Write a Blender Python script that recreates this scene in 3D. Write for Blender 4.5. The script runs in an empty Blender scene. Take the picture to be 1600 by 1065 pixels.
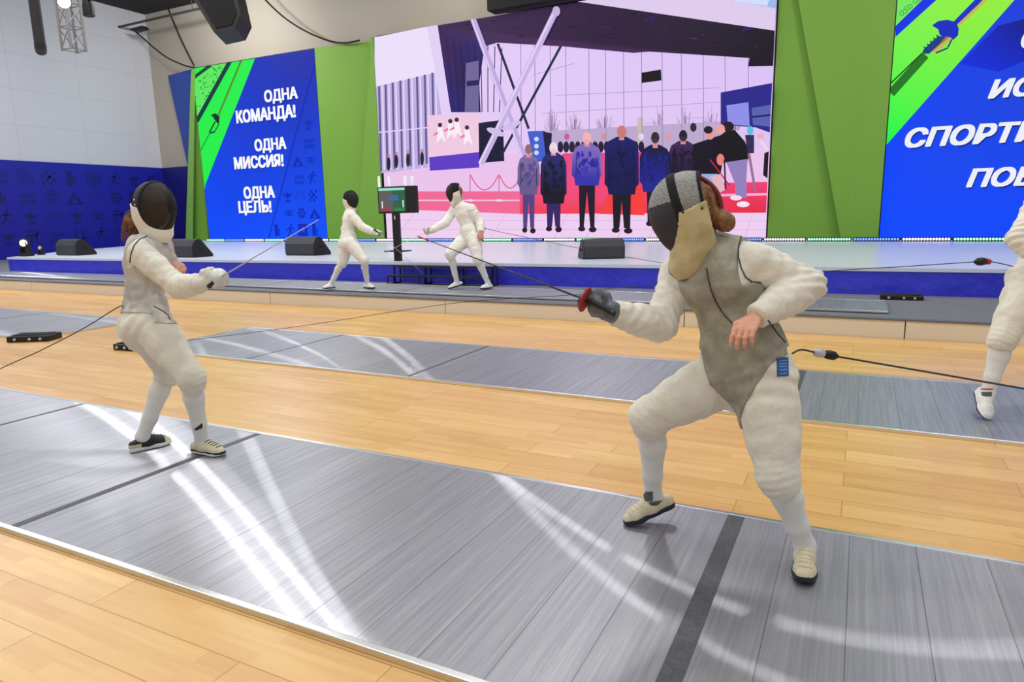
import bpy, bmesh, math, random
import numpy as np
from mathutils import Vector, Matrix
from mathutils.bvhtree import BVHTree
SC = bpy.context.scene; WALLX_ = -26.5
COL = SC.collection
random.seed(7)
# ------------------------------------------------------------------ camera
YAW, PITCH, ROLL, FPX, CAMH = .47082, .18604, -.021545, 1069.3, 1.45
cy, sy, cp, sp = math.cos(YAW), math.sin(YAW), math.cos(PITCH), math.sin(PITCH)
FW = np.array([-sy*cp, cy*cp, -sp]); R0 = np.array([cy, sy, 0.]); U0 = np.cross(R0, FW)
RT = math.cos(ROLL)*R0 + math.sin(ROLL)*U0; UP = -math.sin(ROLL)*R0 + math.cos(ROLL)*U0
CAMP = np.array([0, 0, CAMH])
cam = bpy.data.cameras.new('camera'); cam.lens = FPX*36/1600; cam.sensor_width = 36; cam.clip_end = 200
camo = bpy.data.objects.new('camera', cam); COL.objects.link(camo)
camo.matrix_world = Matrix(((RT[0], UP[0], -FW[0], 0), (RT[1], UP[1], -FW[1], 0), (RT[2], UP[2], -FW[2], CAMH), (0, 0, 0, 1)))
SC.camera = camo
# ------------------------------------------------------------------ exposure, world
vs = SC.view_settings
vs.view_transform = 'Standard'; vs.look = 'None'; vs.gamma = 1; vs.use_curve_mapping = False; vs.exposure = 0.0
w = bpy.data.worlds.new('hall_ambient'); SC.world = w; w.use_nodes = True  # even ambient fill entering by the hall's open sides
w.node_tree.nodes['Background'].inputs[0].default_value = (.93, .96, 1, 1)
w.node_tree.nodes['Background'].inputs[1].default_value = .40
# ------------------------------------------------------------------ lights: the hall's ceiling panels, the stage truss lamps, and added flood and washes
def area(name, loc, size, power, col=(1, 1, 1), target=None, shape='RECTANGLE', sy_=None, spread=math.pi):
    l = bpy.data.lights.new(name, 'AREA'); l.energy = power; l.color = col; l.shape = shape; l.size = size
    if sy_: l.size_y = sy_
    l.spread = spread
    o = bpy.data.objects.new(name, l); COL.objects.link(o); o.location = loc
    if target is not None:
        o.rotation_euler = (Vector(target)-Vector(loc)).to_track_quat('-Z', 'Y').to_euler()
    return o
for i, x in enumerate((-21, -13, -5, 3)):
    for y in (-3, 3, 9):
        area('ceiling_panel_light', (x, y, 9.3), 5.0, 222, (1, .975, .94), None, 'RECTANGLE', 1.2)
for (x, y, z, pw) in ((-6.2, 15.4, 7.2, 22), (-5.6, 14.7, 7.2, 22), (1.2, 14.2, 7.2, 17), (2.4, 14.9, 7.2, 12), (-13.6, 13.1, 7.2, 75), (-13.0, 12.5, 7.2, 58), (-3.3, 9.0, 9.2, 50), (-3.1, 8.45, 9.2, 36)):
    area('truss_lamp_light', (x, y, z), .22, pw, (1, .97, .92), (x*.6, 4, 0), 'DISK')
for y in (3, 9, 15):
    area('added_wall_wash', (-17.5, y, 9.0), 3.0, 150, (.96, .98, 1), (WALLX_, y, 3.2), 'RECTANGLE', .6)  # added lamps, put in to brighten the left wall
area('added_flood_light', (-18.5, 11.0, 9.0), 7.0, 330, (.95, .97, 1), (-7.5, 3.4, 0), 'RECTANGLE', 3.0)  # added flood that brightens the left part of the near piste
for x in (-19, -12, -5, 2):
    area('added_flat_wash', (x, 14.2, 8.6), 1.6, 150, (1, .98, .92), (x, 19.4, 2.2), 'RECTANGLE', .3)  # added washes, there to brighten the green flats
for x in (-20.5, -11):
    area('stage_wash_light', (x, 16.2, 9.0), .8, 150 if x < -15 else 50, (1, .96, .88), (x, 19.6, 7.8), 'RECTANGLE', .4)
# ------------------------------------------------------------------ measuring helpers (photo pixel -> place in the hall)
def ray(x, y): return FW + RT*(x-800)/FPX - UP*(y-532.5)/FPX
def atZ(x, y, Z):
    d = ray(x, y); return CAMP + d*(Z-CAMH)/d[2]
def atY(x, y, Y):
    d = ray(x, y); return CAMP + d*Y/d[1]
def atD(x, y, dep): return CAMP + ray(x, y)*dep
def depth(p): return float((np.asarray(p, float)-CAMP) @ FW)
def at_dist(x, y, ref, dist, near=True):
    d = ray(x, y); ref = np.asarray(ref, float); m = CAMP-ref
    a = d@d; b = 2*m@d; c = m@m-dist*dist; q = b*b-4*a*c
    if q < 0: return CAMP + d*(-b/(2*a))
    r = math.sqrt(q); return CAMP + d*((-b-r if near else -b+r)/(2*a))
# ------------------------------------------------------------------ materials
def srgb(r, g, b):
    f = lambda c: (c/255/12.92 if c/255 <= .04045 else ((c/255+.055)/1.055)**2.4)
    return (f(r), f(g), f(b), 1)
def mat(name, col, rough=.6, metal=0., bump=None, emit=None, spec=None, var=None, aniso=0):
    m = bpy.data.materials.new(name); m.use_nodes = True; nt = m.node_tree; b = nt.nodes['Principled BSDF']
    b.inputs['Base Color'].default_value = col; b.inputs['Roughness'].default_value = rough; b.inputs['Metallic'].default_value = metal
    if spec is not None: b.inputs['Specular IOR Level'].default_value = spec
    if emit: b.inputs['Emission Color'].default_value = emit[0]; b.inputs['Emission Strength'].default_value = emit[1]
    tc = None
    if bump or var: tc = nt.nodes.new('ShaderNodeTexCoord')
    if bump:
        n = nt.nodes.new('ShaderNodeTexNoise'); n.inputs['Scale'].default_value = bump[0]; n.inputs['Detail'].default_value = 5
        bp = nt.nodes.new('ShaderNodeBump'); bp.inputs['Strength'].default_value = bump[1]; bp.inputs['Distance'].default_value = bump[2] if len(bump) > 2 else .01
        nt.links.new(tc.outputs['Object'], n.inputs['Vector']); nt.links.new(n.outputs['Fac'], bp.inputs['Height']); nt.links.new(bp.outputs['Normal'], b.inputs['Normal'])
    if var:   # (scale, second colour, low, high)
        n = nt.nodes.new('ShaderNodeTexNoise'); n.inputs['Scale'].default_value = var[0]; n.inputs['Detail'].default_value = 6; n.inputs['Roughness'].default_value = .65
        r = nt.nodes.new('ShaderNodeValToRGB'); r.color_ramp.elements[0].position = var[2]; r.color_ramp.elements[1].position = var[3]
        r.color_ramp.elements[0].color = col; r.color_ramp.elements[1].color = var[1]
        nt.links.new(tc.outputs['Object'], n.inputs['Vector']); nt.links.new(n.outputs['Fac'], r.inputs['Fac']); nt.links.new(r.outputs['Color'], b.inputs['Base Color'])
    return m
def emat(name):   # screen pixels: colour comes from what the screen shows
    m = bpy.data.materials.new(name); m.use_nodes = True; nt = m.node_tree
    b = nt.nodes['Principled BSDF']; b.inputs['Base Color'].default_value = (.005, .005, .005, 1); b.inputs['Roughness'].default_value = .6; b.inputs['Specular IOR Level'].default_value = .12
    a = nt.nodes.new('ShaderNodeAttribute'); a.attribute_name = 'Col'
    nt.links.new(a.outputs['Color'], b.inputs['Emission Color']); b.inputs['Emission Strength'].default_value = 1.0
    return m
M = {}
M['black'] = mat('black_plastic', srgb(14, 14, 17), .55)
M['blackmatte'] = mat('black_cloth', srgb(20, 20, 24), .9, bump=(300, .3, .002))
M['grille'] = mat('grey_grille', srgb(50, 52, 59), .6, bump=(250, .4, .004))
M['white'] = mat('white_plastic', srgb(225, 228, 225), .5)
M['steel'] = mat('steel', srgb(200, 200, 205), .28, 1)
M['darksteel'] = mat('dark_steel', srgb(70, 70, 76), .35, 1)
M['alu'] = mat('aluminium', srgb(225, 226, 228), .3, 1)
M['jacket'] = mat('white_fencing_cloth', srgb(232, 229, 216), .85, bump=(34, .5, .012), var=(7, srgb(222, 217, 200), .45, .8))
M['jacketbright'] = mat('bright_white_cloth', srgb(240, 240, 234), .85, bump=(16, .6, .02))
M['breech'] = mat('white_breeches_cloth', srgb(229, 226, 212), .85, bump=(30, .5, .012), var=(6, srgb(219, 214, 198), .45, .8))
M['sock'] = mat('white_sock_knit', srgb(228, 227, 222), .9, bump=(500, .35, .002))
M['lamegrey'] = mat('grey_lame_weave', srgb(172, 169, 152), .55, .25, bump=(650, .6, .002), var=(16, srgb(138, 135, 120), .38, .72))
M['lamewhite'] = mat('silver_white_lame', srgb(206, 204, 197), .5, .3, bump=(550, .5, .002), var=(10, srgb(178, 175, 167), .40, .72))
M['guardpale'] = mat('pale_satin_guard', srgb(214, 214, 212), .5, .5)
M['seam'] = mat('dark_seam', srgb(70, 68, 66), .8)
M['skin'] = mat('skin', srgb(222, 165, 138), .5, var=(18, srgb(205, 138, 116), .42, .8))
M['hairbrown'] = mat('brown_hair', srgb(152, 106, 64), .5, bump=(90, .8, .01), var=(40, srgb(84, 52, 30), .42, .68))
M['truss'] = mat('grey_truss_steel', srgb(150, 150, 152), .4, .5)
M['bibcream'] = mat('cream_bib_canvas', srgb(206, 194, 150), .8, bump=(300, .3, .003), var=(14, srgb(180, 166, 118), .4, .75))
M['bibwhite'] = mat('white_bib', srgb(233, 229, 216), .8, bump=(300, .25, .003))
M['masklame'] = mat('silver_mask_mesh', srgb(172, 172, 168), .5, .4, bump=(420, .9, .004), var=(260, srgb(116, 116, 114), .42, .6))
M['shoecream'] = mat('cream_shoe', srgb(216, 206, 176), .65, bump=(120, .25, .003), var=(25, srgb(192, 180, 148), .45, .8))
M['shoeblack'] = mat('black_shoe', srgb(24, 24, 27), .5)
M['sole'] = mat('navy_black_sole', srgb(22, 24, 42), .55)
M['solewhite'] = mat('white_midsole', srgb(226, 226, 222), .5)
M['glovegrey'] = mat('grey_blue_glove', srgb(122, 128, 136), .7, bump=(60, .6, .006), var=(22, srgb(70, 74, 82), .42, .62))
M['glovewhite'] = mat('white_glove', srgb(226, 225, 216), .8, bump=(60, .4, .004))
M['red'] = mat('red_lining', srgb(178, 40, 34), .5)
M['darkred'] = mat('dark_red_strap', srgb(120, 24, 36), .6)
M['badgeprint'] = mat('pale_blue_print', srgb(120, 156, 206), .7)
M['badge'] = mat('blue_badge', srgb(40, 88, 160), .7)
M['emblem'] = mat('grey_knit_emblem', srgb(92, 94, 92), .9)
M['cord'] = mat('dark_cord', srgb(58, 56, 54), .6)
M['clearplug'] = mat('clear_plug', srgb(190, 192, 196), .25)
M['screenpix'] = emat('led_pixels')
def meshmask():
    m = bpy.data.materials.new('black_wire_mesh'); m.use_nodes = True; nt = m.node_tree; b = nt.nodes['Principled BSDF']
    b.inputs['Base Color'].default_value = srgb(20, 20, 23); b.inputs['Roughness'].default_value = .5
    t = nt.nodes.new('ShaderNodeBsdfTransparent'); mx = nt.nodes.new('ShaderNodeMixShader'); mx.inputs[0].default_value = .57
    nt.links.new(t.outputs[0], mx.inputs[1]); nt.links.new(b.outputs[0], mx.inputs[2]); nt.links.new(mx.outputs[0], nt.nodes['Material Output'].inputs['Surface'])
    return m
M['mesh'] = meshmask()
M['meshdark'] = mat('dark_mesh', srgb(44, 42, 52), .55, .2, bump=(420, 1, .004), var=(300, srgb(84, 82, 96), .5, .64))
M['meshblack'] = mat('black_mesh', srgb(20, 20, 22), .6, bump=(300, .6, .004))
# ------------------------------------------------------------------ object helpers
def tag(o, label=None, cat=None, group=None, kind=None):
    if label: o['label'] = label
    if cat: o['category'] = cat
    if group: o['group'] = group
    if kind: o['kind'] = kind
    return o
def empty(name, loc, label, cat, group=None, rz=0.):
    o = bpy.data.objects.new(name, None); COL.objects.link(o); o.location = tuple(float(v) for v in loc); o.rotation_euler = (0, 0, rz)
    o.empty_display_size = .1
    return tag(o, label, cat, group)
def link(name, me, mats, parent=None, smooth=False, world=True):
    o = bpy.data.objects.new(name, me); COL.objects.link(o)
    for m in (mats if isinstance(mats, (list, tuple)) else [mats]): me.materials.append(m)
    if smooth:
        me.polygons.foreach_set('use_smooth', [True]*len(me.polygons)); me.set_sharp_from_angle(angle=.8)
    if parent is not None:
        o.parent = parent
        if world:      # the mesh is in hall coordinates: shift it into its parent's frame
            chain = Matrix.Identity(4); p = parent
            while p is not None:
                chain = p.matrix_basis @ chain; p = p.parent
            me.transform(chain.inverted())
    return o
class MB:
    def __init__(s): s.bm = bmesh.new(); s.mi = 0
    def _new(s, fs):
        for f in fs: f.material_index = s.mi
    def box(s, c, d, rot=None, bev=0):
        r = bmesh.ops.create_cube(s.bm, size=1); vs_ = r['verts']
        mt = Matrix.Translation(Vector([float(v) for v in c]))
        if rot is not None: mt = mt @ rot.to_4x4()
        bmesh.ops.transform(s.bm, verts=vs_, matrix=mt @ Matrix.Diagonal((d[0], d[1], d[2], 1)))
        s._new({f for v in vs_ for f in v.link_faces})
        if bev:
            es = list({e for v in vs_ for e in v.link_edges})
            r2 = bmesh.ops.bevel(s.bm, geom=es, offset=bev, segments=2, affect='EDGES', profile=.5)
            s._new(r2['faces'])
        return s
    def prism(s, pts, dvec):   # closed outline extruded along dvec
        a = [s.bm.verts.new([float(v) for v in p]) for p in pts]; b = [s.bm.verts.new([float(v) for v in np.asarray(p, float)+np.asarray(dvec, float)]) for p in pts]
        n = len(pts); fs = [s.bm.faces.new(a), s.bm.faces.new(b[::-1])]
        for i in range(n): fs.append(s.bm.faces.new((a[i], b[i], b[(i+1) % n], a[(i+1) % n])))
        s._new(fs); bmesh.ops.recalc_face_normals(s.bm, faces=fs); return s
    def tube(s, pts, rad, seg=8, cap=True):
        pts = [Vector([float(v) for v in p]) for p in pts]; n = len(pts)
        if not hasattr(rad, '__len__'): rad = [rad]*n
        rings = []; prev = None
        for i, p in enumerate(pts):
            t = (pts[min(i+1, n-1)]-pts[max(i-1, 0)]).normalized()
            if prev is None:
                a = t.orthogonal().normalized()
            else:
                a = (prev - t*prev.dot(t)).normalized()
            prev = a; b = t.cross(a)
            rings.append([s.bm.verts.new(p+(a*math.cos(2*math.pi*k/seg)+b*math.sin(2*math.pi*k/seg))*rad[i]) for k in range(seg)])
        fs = []
        for i in range(n-1):
            for k in range(seg): fs.append(s.bm.faces.new((rings[i][k], rings[i][(k+1) % seg], rings[i+1][(k+1) % seg], rings[i+1][k])))
        if cap: fs.append(s.bm.faces.new(rings[0][::-1])); fs.append(s.bm.faces.new(rings[-1]))
        s._new(fs); return s
    def lathe(s, prof, c, ax, seg=20):   # prof = [(t along axis, radius)]
        ax = Vector([float(v) for v in ax]).normalized(); c = Vector([float(v) for v in c])
        return s.tube_fixed([(c+ax*t, r) for t, r in prof], ax, seg)
    def tube_fixed(s, pr, ax, seg):
        a = ax.orthogonal().normalized(); b = ax.cross(a); rings = []
        for p, r in pr: rings.append([s.bm.verts.new(p+(a*math.cos(2*math.pi*k/seg)+b*math.sin(2*math.pi*k/seg))*max(r, 1e-4)) for k in range(seg)])
        fs = []
        for i in range(len(pr)-1):
            for k in range(seg): fs.append(s.bm.faces.new((rings[i][k], rings[i][(k+1) % seg], rings[i+1][(k+1) % seg], rings[i+1][k])))
        fs.append(s.bm.faces.new(rings[0][::-1])); fs.append(s.bm.faces.new(rings[-1])); s._new(fs); return s
    def sphere(s, c, r, seg=14):
        q = bmesh.ops.create_uvsphere(s.bm, u_segments=seg, v_segments=seg//2+2, radius=1)
        rr = r if hasattr(r, '__len__') else (r, r, r)
        bmesh.ops.transform(s.bm, verts=q['verts'], matrix=Matrix.Translation(Vector([float(v) for v in c])) @ Matrix.Diagonal((rr[0], rr[1], rr[2], 1)))
        s._new({f for v in q['verts'] for f in v.link_faces}); return s
    def build(s, name, mats, parent=None, smooth=False):
        me = bpy.data.meshes.new(name); s.bm.to_mesh(me); s.bm.free(); return link(name, me, mats, parent, smooth)
def struct(name, mb, mats): return tag(mb.build(name, mats), kind='structure')
# ================================================================== ROOM
def nodes(m): return m.node_tree.nodes, m.node_tree.links
def wood():
    m = mat('oak_laminate', srgb(226, 186, 122), .34); N, Lk = nodes(m); b = N['Principled BSDF']
    tc = N.new('ShaderNodeTexCoord'); mp = N.new('ShaderNodeMapping'); Lk.new(tc.outputs['Object'], mp.inputs[0])
    br = N.new('ShaderNodeTexBrick'); br.offset = .37; br.inputs['Scale'].default_value = 1
    br.inputs['Brick Width'].default_value = 1.28; br.inputs['Row Height'].default_value = .2; br.inputs['Mortar Size'].default_value = .0022; br.inputs['Mortar Smooth'].default_value = .3
    br.inputs['Color1'].default_value = (0, 0, 0, 1); br.inputs['Color2'].default_value = (1, 1, 1, 1); br.inputs['Mortar'].default_value = (.5, .5, .5, 1)
    Lk.new(mp.outputs[0], br.inputs[0])
    br2 = N.new('ShaderNodeTexBrick'); br2.offset = .41; br2.inputs['Scale'].default_value = 1; br2.inputs['Brick Width'].default_value = .43; br2.inputs['Row Height'].default_value = .0667; br2.inputs['Mortar Size'].default_value = 0
    br2.inputs['Color1'].default_value = (0, 0, 0, 1); br2.inputs['Color2'].default_value = (1, 1, 1, 1)
    Lk.new(mp.outputs[0], br2.inputs[0])
    g = N.new('ShaderNodeMapping'); g.inputs['Scale'].default_value = (1.6, 26, 1); Lk.new(tc.outputs['Object'], g.inputs[0])
    n = N.new('ShaderNodeTexNoise'); n.inputs['Scale'].default_value = 1.3; n.inputs['Detail'].default_value = 6; Lk.new(g.outputs[0], n.inputs['Vector'])
    def mx(a, bb, f):
        q = N.new('ShaderNodeMath'); q.operation = 'MULTIPLY_ADD'; Lk.new(a, q.inputs[0]); q.inputs[1].default_value = f; 
        if hasattr(bb, 'links'): Lk.new(bb, q.inputs[2])
        else: q.inputs[2].default_value = bb
        return q.outputs[0]
    s1 = mx(br.outputs['Color'], -.1, .38); s2 = mx(br2.outputs['Color'], s1, .3); s3 = mx(n.outputs['Fac'], s2, .62)
    r = N.new('ShaderNodeValToRGB'); r.color_ramp.elements[0].position = .1; r.color_ramp.elements[1].position = .95
    r.color_ramp.elements[0].color = srgb(204, 152, 86); r.color_ramp.elements[1].color = srgb(234, 194, 128)
    Lk.new(s3, r.inputs[0])
    mm = N.new('ShaderNodeMix'); mm.data_type = 'RGBA'; mm.inputs[7].default_value = srgb(170, 124, 66)
    Lk.new(br.outputs['Fac'], mm.inputs[0]); Lk.new(r.outputs[0], mm.inputs[6]); Lk.new(mm.outputs[2], b.inputs['Base Color'])
    return m
FLOOR = wood()
struct('floor', MB().box((-9, 4.2, -.05), (40, 26, .1)), FLOOR)
def wallmat(name, col, line, bw, bh):
    m = mat(name, col, .55); N, Lk = nodes(m); b = N['Principled BSDF']
    tc = N.new('ShaderNodeTexCoord'); mp = N.new('ShaderNodeMapping'); Lk.new(tc.outputs['Object'], mp.inputs[0])
    br = N.new('ShaderNodeTexBrick'); br.offset = 0; br.inputs['Scale'].default_value = 1; br.inputs['Brick Width'].default_value = bw; br.inputs['Row Height'].default_value = bh
    br.inputs['Mortar Size'].default_value = .012; br.inputs['Color1'].default_value = col; br.inputs['Color2'].default_value = col; br.inputs['Mortar'].default_value = line
    Lk.new(mp.outputs[0], br.inputs[0]); Lk.new(br.outputs[0], b.inputs['Base Color']); return m, mp
WTILE, mp_ = wallmat('white_wall_panels', srgb(206, 208, 216), srgb(192, 195, 206), 2.4, 1.2)
mp_.inputs['Rotation'].default_value = (0, math.pi/2, math.pi/2)
WBLUE = mat('blue_wall_cladding', srgb(20, 25, 158), .5)
WNAVY = mat('navy_pictograms', srgb(13, 15, 104), .5)
WBACK = mat('beige_back_wall', srgb(170, 164, 153), .7)
WALLX = -26.5; BACKY = 19.9; CEIL = 9.62
# pictograms: little flat figures printed on a surface, drawn in their own (u, v) cells
def picto(kind):
    def circ(cx, cy_, r, n=14): return [(cx+r*math.cos(2*math.pi*i/n), cy_+r*math.sin(2*math.pi*i/n)) for i in range(n)]
    def rect(x0, y0, x1, y1): return [(x0, y0), (x1, y0), (x1, y1), (x0, y1)]
    def ringq(cx, cy_, r0, r1, n=16, a0=0., a1=2*math.pi):
        out = []
        for i in range(n):
            a, b = a0+(a1-a0)*i/n, a0+(a1-a0)*(i+1)/n
            out.append([(cx+r0*math.cos(a), cy_+r0*math.sin(a)), (cx+r1*math.cos(a), cy_+r1*math.sin(a)), (cx+r1*math.cos(b), cy_+r1*math.sin(b)), (cx+r0*math.cos(b), cy_+r0*math.sin(b))])
        return out
    def star(cx, cy_, r, n=5):
        return [[(cx, cy_), (cx+r*.42*math.cos(t-math.pi/n), cy_+r*.42*math.sin(t-math.pi/n)), (cx+r*math.cos(t), cy_+r*math.sin(t)), (cx+r*.42*math.cos(t+math.pi/n), cy_+r*.42*math.sin(t+math.pi/n))] for t in [math.pi/2+2*math.pi*i/n for i in range(n)]]
    if kind == 'target': return ringq(.5, .5, .38, .45)+ringq(.5, .5, .24, .3)+[circ(.5, .5, .16)]
    if kind == 'starbox': # a dark square with a star left open
        o = []
        n = 40
        for i in range(n):
            a, b = 2*math.pi*i/n, 2*math.pi*(i+1)/n
            def rs(t):
                k = ((t-math.pi/2) % (2*math.pi/5))/(2*math.pi/5); k = abs(k-.5)*2; return .12+.17*k**1.5
            def rb(t): return .42/max(abs(math.cos(t)), abs(math.sin(t)))
            o.append([(.5+rs(a)*math.cos(a), .5+rs(a)*math.sin(a)), (.5+rb(a)*math.cos(a), .5+rb(a)*math.sin(a)), (.5+rb(b)*math.cos(b), .5+rb(b)*math.sin(b)), (.5+rs(b)*math.cos(b), .5+rs(b)*math.sin(b))])
        return o
    if kind == 'checks': return [rect(.08+.2*i, .08+.2*j, .08+.2*i+.17, .08+.2*j+.17) for i in range(4) for j in range(4) if (i+j) % 2 == 0]+[circ(.5, .5, .1)]
    if kind == 'flower': return [circ(.5+.27*math.cos(i*math.pi/3), .5+.27*math.sin(i*math.pi/3), .12) for i in range(6)]+[circ(.5, .5, .09)]
    if kind == 'hexes':
        o = []
        for i in range(6): o += ringq(.5+.3*math.cos(i*math.pi/3), .5+.3*math.sin(i*math.pi/3), .1, .15, 8)
        return o+ringq(.5, .5, .1, .15, 8)
    if kind == 'burst': return [[(.5+.1*math.cos(t), .35+.1*math.sin(t)), (.5+.42*math.cos(t-.05), .35+.42*math.sin(t-.05)), (.5+.42*math.cos(t+.05), .35+.42*math.sin(t+.05))] for t in [math.pi*i/8 for i in range(9)]]+[circ(.5+.46*math.cos(math.pi*i/8), .35+.46*math.sin(math.pi*i/8), .035, 6) for i in range(9)]
    if kind == 'tent': return [[(.02, .15), (.3, .15), (.5, .5), (.5, .8)], [(.98, .15), (.5, .8), (.5, .5), (.7, .15)]]+[rect(.02, .1, .98, .16)]
    if kind == 'towers': return [[(.15, .1), (.38, .1), (.3, .7), (.26, .95), (.22, .7)], [(.62, .1), (.85, .1), (.78, .7), (.74, .95), (.7, .7)], rect(.3, .1, .7, .34)]
    if kind == 'waves': return [q for k in range(4) for q in ringq(.1, .1, .22+.18*k, .29+.18*k, 8, .05, 1.5)]
    if kind == 'bars': return [rect(.08+.15*i, .1+.35*j, .15+.15*i, .35+.35*j) for i in range(6) for j in range(2)]
    if kind == 'braid': return ringq(.3, .5, .14, .19)+ringq(.5, .5, .14, .19)+ringq(.7, .5, .14, .19)
    if kind == 'horse': return [[(.1, .55), (.7, .5), (.75, .65), (.2, .7)], rect(.15, .15, .24, .56), rect(.34, .15, .42, .56), rect(.6, .15, .68, .55), [(.66, .55), (.9, .8), (.8, .9), (.62, .68)], rect(.1, .76, .62, .86)]
    if kind == 'runner': return [circ(.6, .85, .09), [(.45, .75), (.62, .72), (.55, .4), (.4, .42)], [(.4, .44), (.52, .42), (.3, .1), (.2, .12)], [(.5, .44), (.58, .42), (.85, .2), (.78, .14)], [(.5, .7), (.55, .62), (.9, .6), (.9, .66)], [(.1, .5), (.16, .46), (.5, .68), (.46, .74)]]
    if kind == 'eagle': return [[(.5, .3), (.02, .75), (.35, .62), (.5, .8)], [(.5, .3), (.98, .75), (.65, .62), (.5, .8)], rect(.3, .12, .7, .24)]
    if kind == 'block': return [rect(.2, .1, .5, .9), rect(.56, .1, .66, .6)]
    return [circ(.5, .5, .35)]
KINDS = ['block', 'target', 'runner', 'eagle', 'flower', 'waves', 'burst', 'flower', 'starbox', 'towers', 'bars', 'checks', 'braid', 'horse', 'hexes', 'towers', 'runner', 'horse', 'eagle', 'burst', 'tent', 'target', 'bars', 'checks']
def wall_left():
    mb = MB()
    mb.box((WALLX-.15, 6.8, CEIL/2), (.3, 26.5, CEIL)); mb.mi = 1
    mb.box((WALLX+.03, 6.8, 1.79), (.06, 26.4, 3.58)); mb.mi = 2
    x = WALLX+.063
    def put(kind, y0, z0, s):
        for poly in picto(kind):
            if s < 0: continue
            try: f = mb.bm.faces.new([mb.bm.verts.new((x, y0+u*s, z0+v*s)) for u, v in poly][::-1]); f.material_index = 2
            except ValueError: pass
    rows = [(2.72, ['block', 'target', 'runner', 'eagle', 'flower', 'bars', 'waves', 'checks']), (2.02, ['tent', 'burst', 'flower', 'starbox', 'towers', 'block', 'bars', 'hexes']), (1.3, ['eagle', 'braid', 'horse', 'hexes', 'towers', 'runner', 'eagle', 'burst']), (.62, ['towers', 'runner', 'burst', 'tent', 'target', 'eagle', 'horse', 'bars'])]
    for z, ks in rows:
        for i in range(22): put(ks[i % len(ks)], 2.6+i*.82, z, .64)
    return mb
struct('wall_left', wall_left(), [WTILE, WBLUE, WNAVY])
bw = MB(); bw.box((-8, BACKY+.15, CEIL/2), (38, .3, CEIL)); bw.mi = 1
bw.box((-25.4, BACKY-.03, 1.79), (2.2, .06, 3.58))
struct('wall_back', bw, [WBACK, mat('navy_back_cladding', srgb(16, 18, 110), .5)])
struct('ceiling', MB().box((-9, 7, CEIL+.1), (37, 27, .2)), mat('dark_ceiling', srgb(34, 34, 37), .9))

# ================================================================== RAISED PLATFORM WITH CARPET
CARPET = mat('grey_carpet', srgb(118, 120, 128), .95, bump=(300, .4, .004), var=(90, srgb(104, 106, 114), .4, .65))
RISER = mat('beige_riser', srgb(228, 219, 200), .6)
pf = empty('floor_platform', (-5, 8.5, 0), 'low beige-fronted platform with a grey carpet top in front of the stage', 'platform')
MB().box((-8.5, 14.2, .1), (36, 11.36, .2)).build('carpet_top', CARPET, pf)
mb = MB()
xs = [-26.4, -22.9, -19.4, -15.9, -12.4, -8.9, -5.4, -1.9, .49, 3.9, 9.5]
for a, b in zip(xs, xs[1:]): mb.box(((a+b)/2, 8.49, .1), (b-a-.012, .05, .199))
mb.build('riser_board', RISER, pf)
mb = MB(); mb.box((-8.5, 8.5, .207), (36, .1, .018)); mb.build('edge_profile', mat('grey_edge_profile', srgb(120, 120, 124), .4, .6), pf)
PZ = .2
# ================================================================== STAGE
ang = math.atan2(.95, 21.4); SA = np.array([-19.6, 9.95, 0.]); SDX = np.array([math.cos(ang), math.sin(ang), 0]); SDY = np.array([-math.sin(ang), math.cos(ang), 0])
def stg(a, b, z): return SA+SDX*a+SDY*b+np.array([0, 0, z])
STZ = .58
st = empty('stage', stg(13, 0, PZ), 'long low stage with a pale deck and blue cloth front below the screens', 'stage')
deck = MB(); DL = [(-24.7, BACKY-.1), (-24.7, 17.6), (-22.5, 15.0), (-21.2, 12.2)]
deck.prism([stg(0, 0, STZ-.05), stg(27, 0, STZ-.05), (8.2, BACKY-.1, STZ-.05)]+[(x, y, STZ-.05) for x, y in DL], (0, 0, .05))
deck.build('deck', mat('pale_stage_deck', srgb(214, 222, 238), .3, spec=.6), st)
sk = MB(); sk.prism([stg(0, .02, PZ), stg(27, .02, PZ), (8.2, BACKY-.1, PZ)]+[(x+.03, y, PZ) for x, y in DL], (0, 0, STZ-.052-PZ))
sk.build('skirt', mat('blue_stage_cloth', srgb(56, 60, 216), .34, bump=(1.1, .5, .25)), st)

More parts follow.
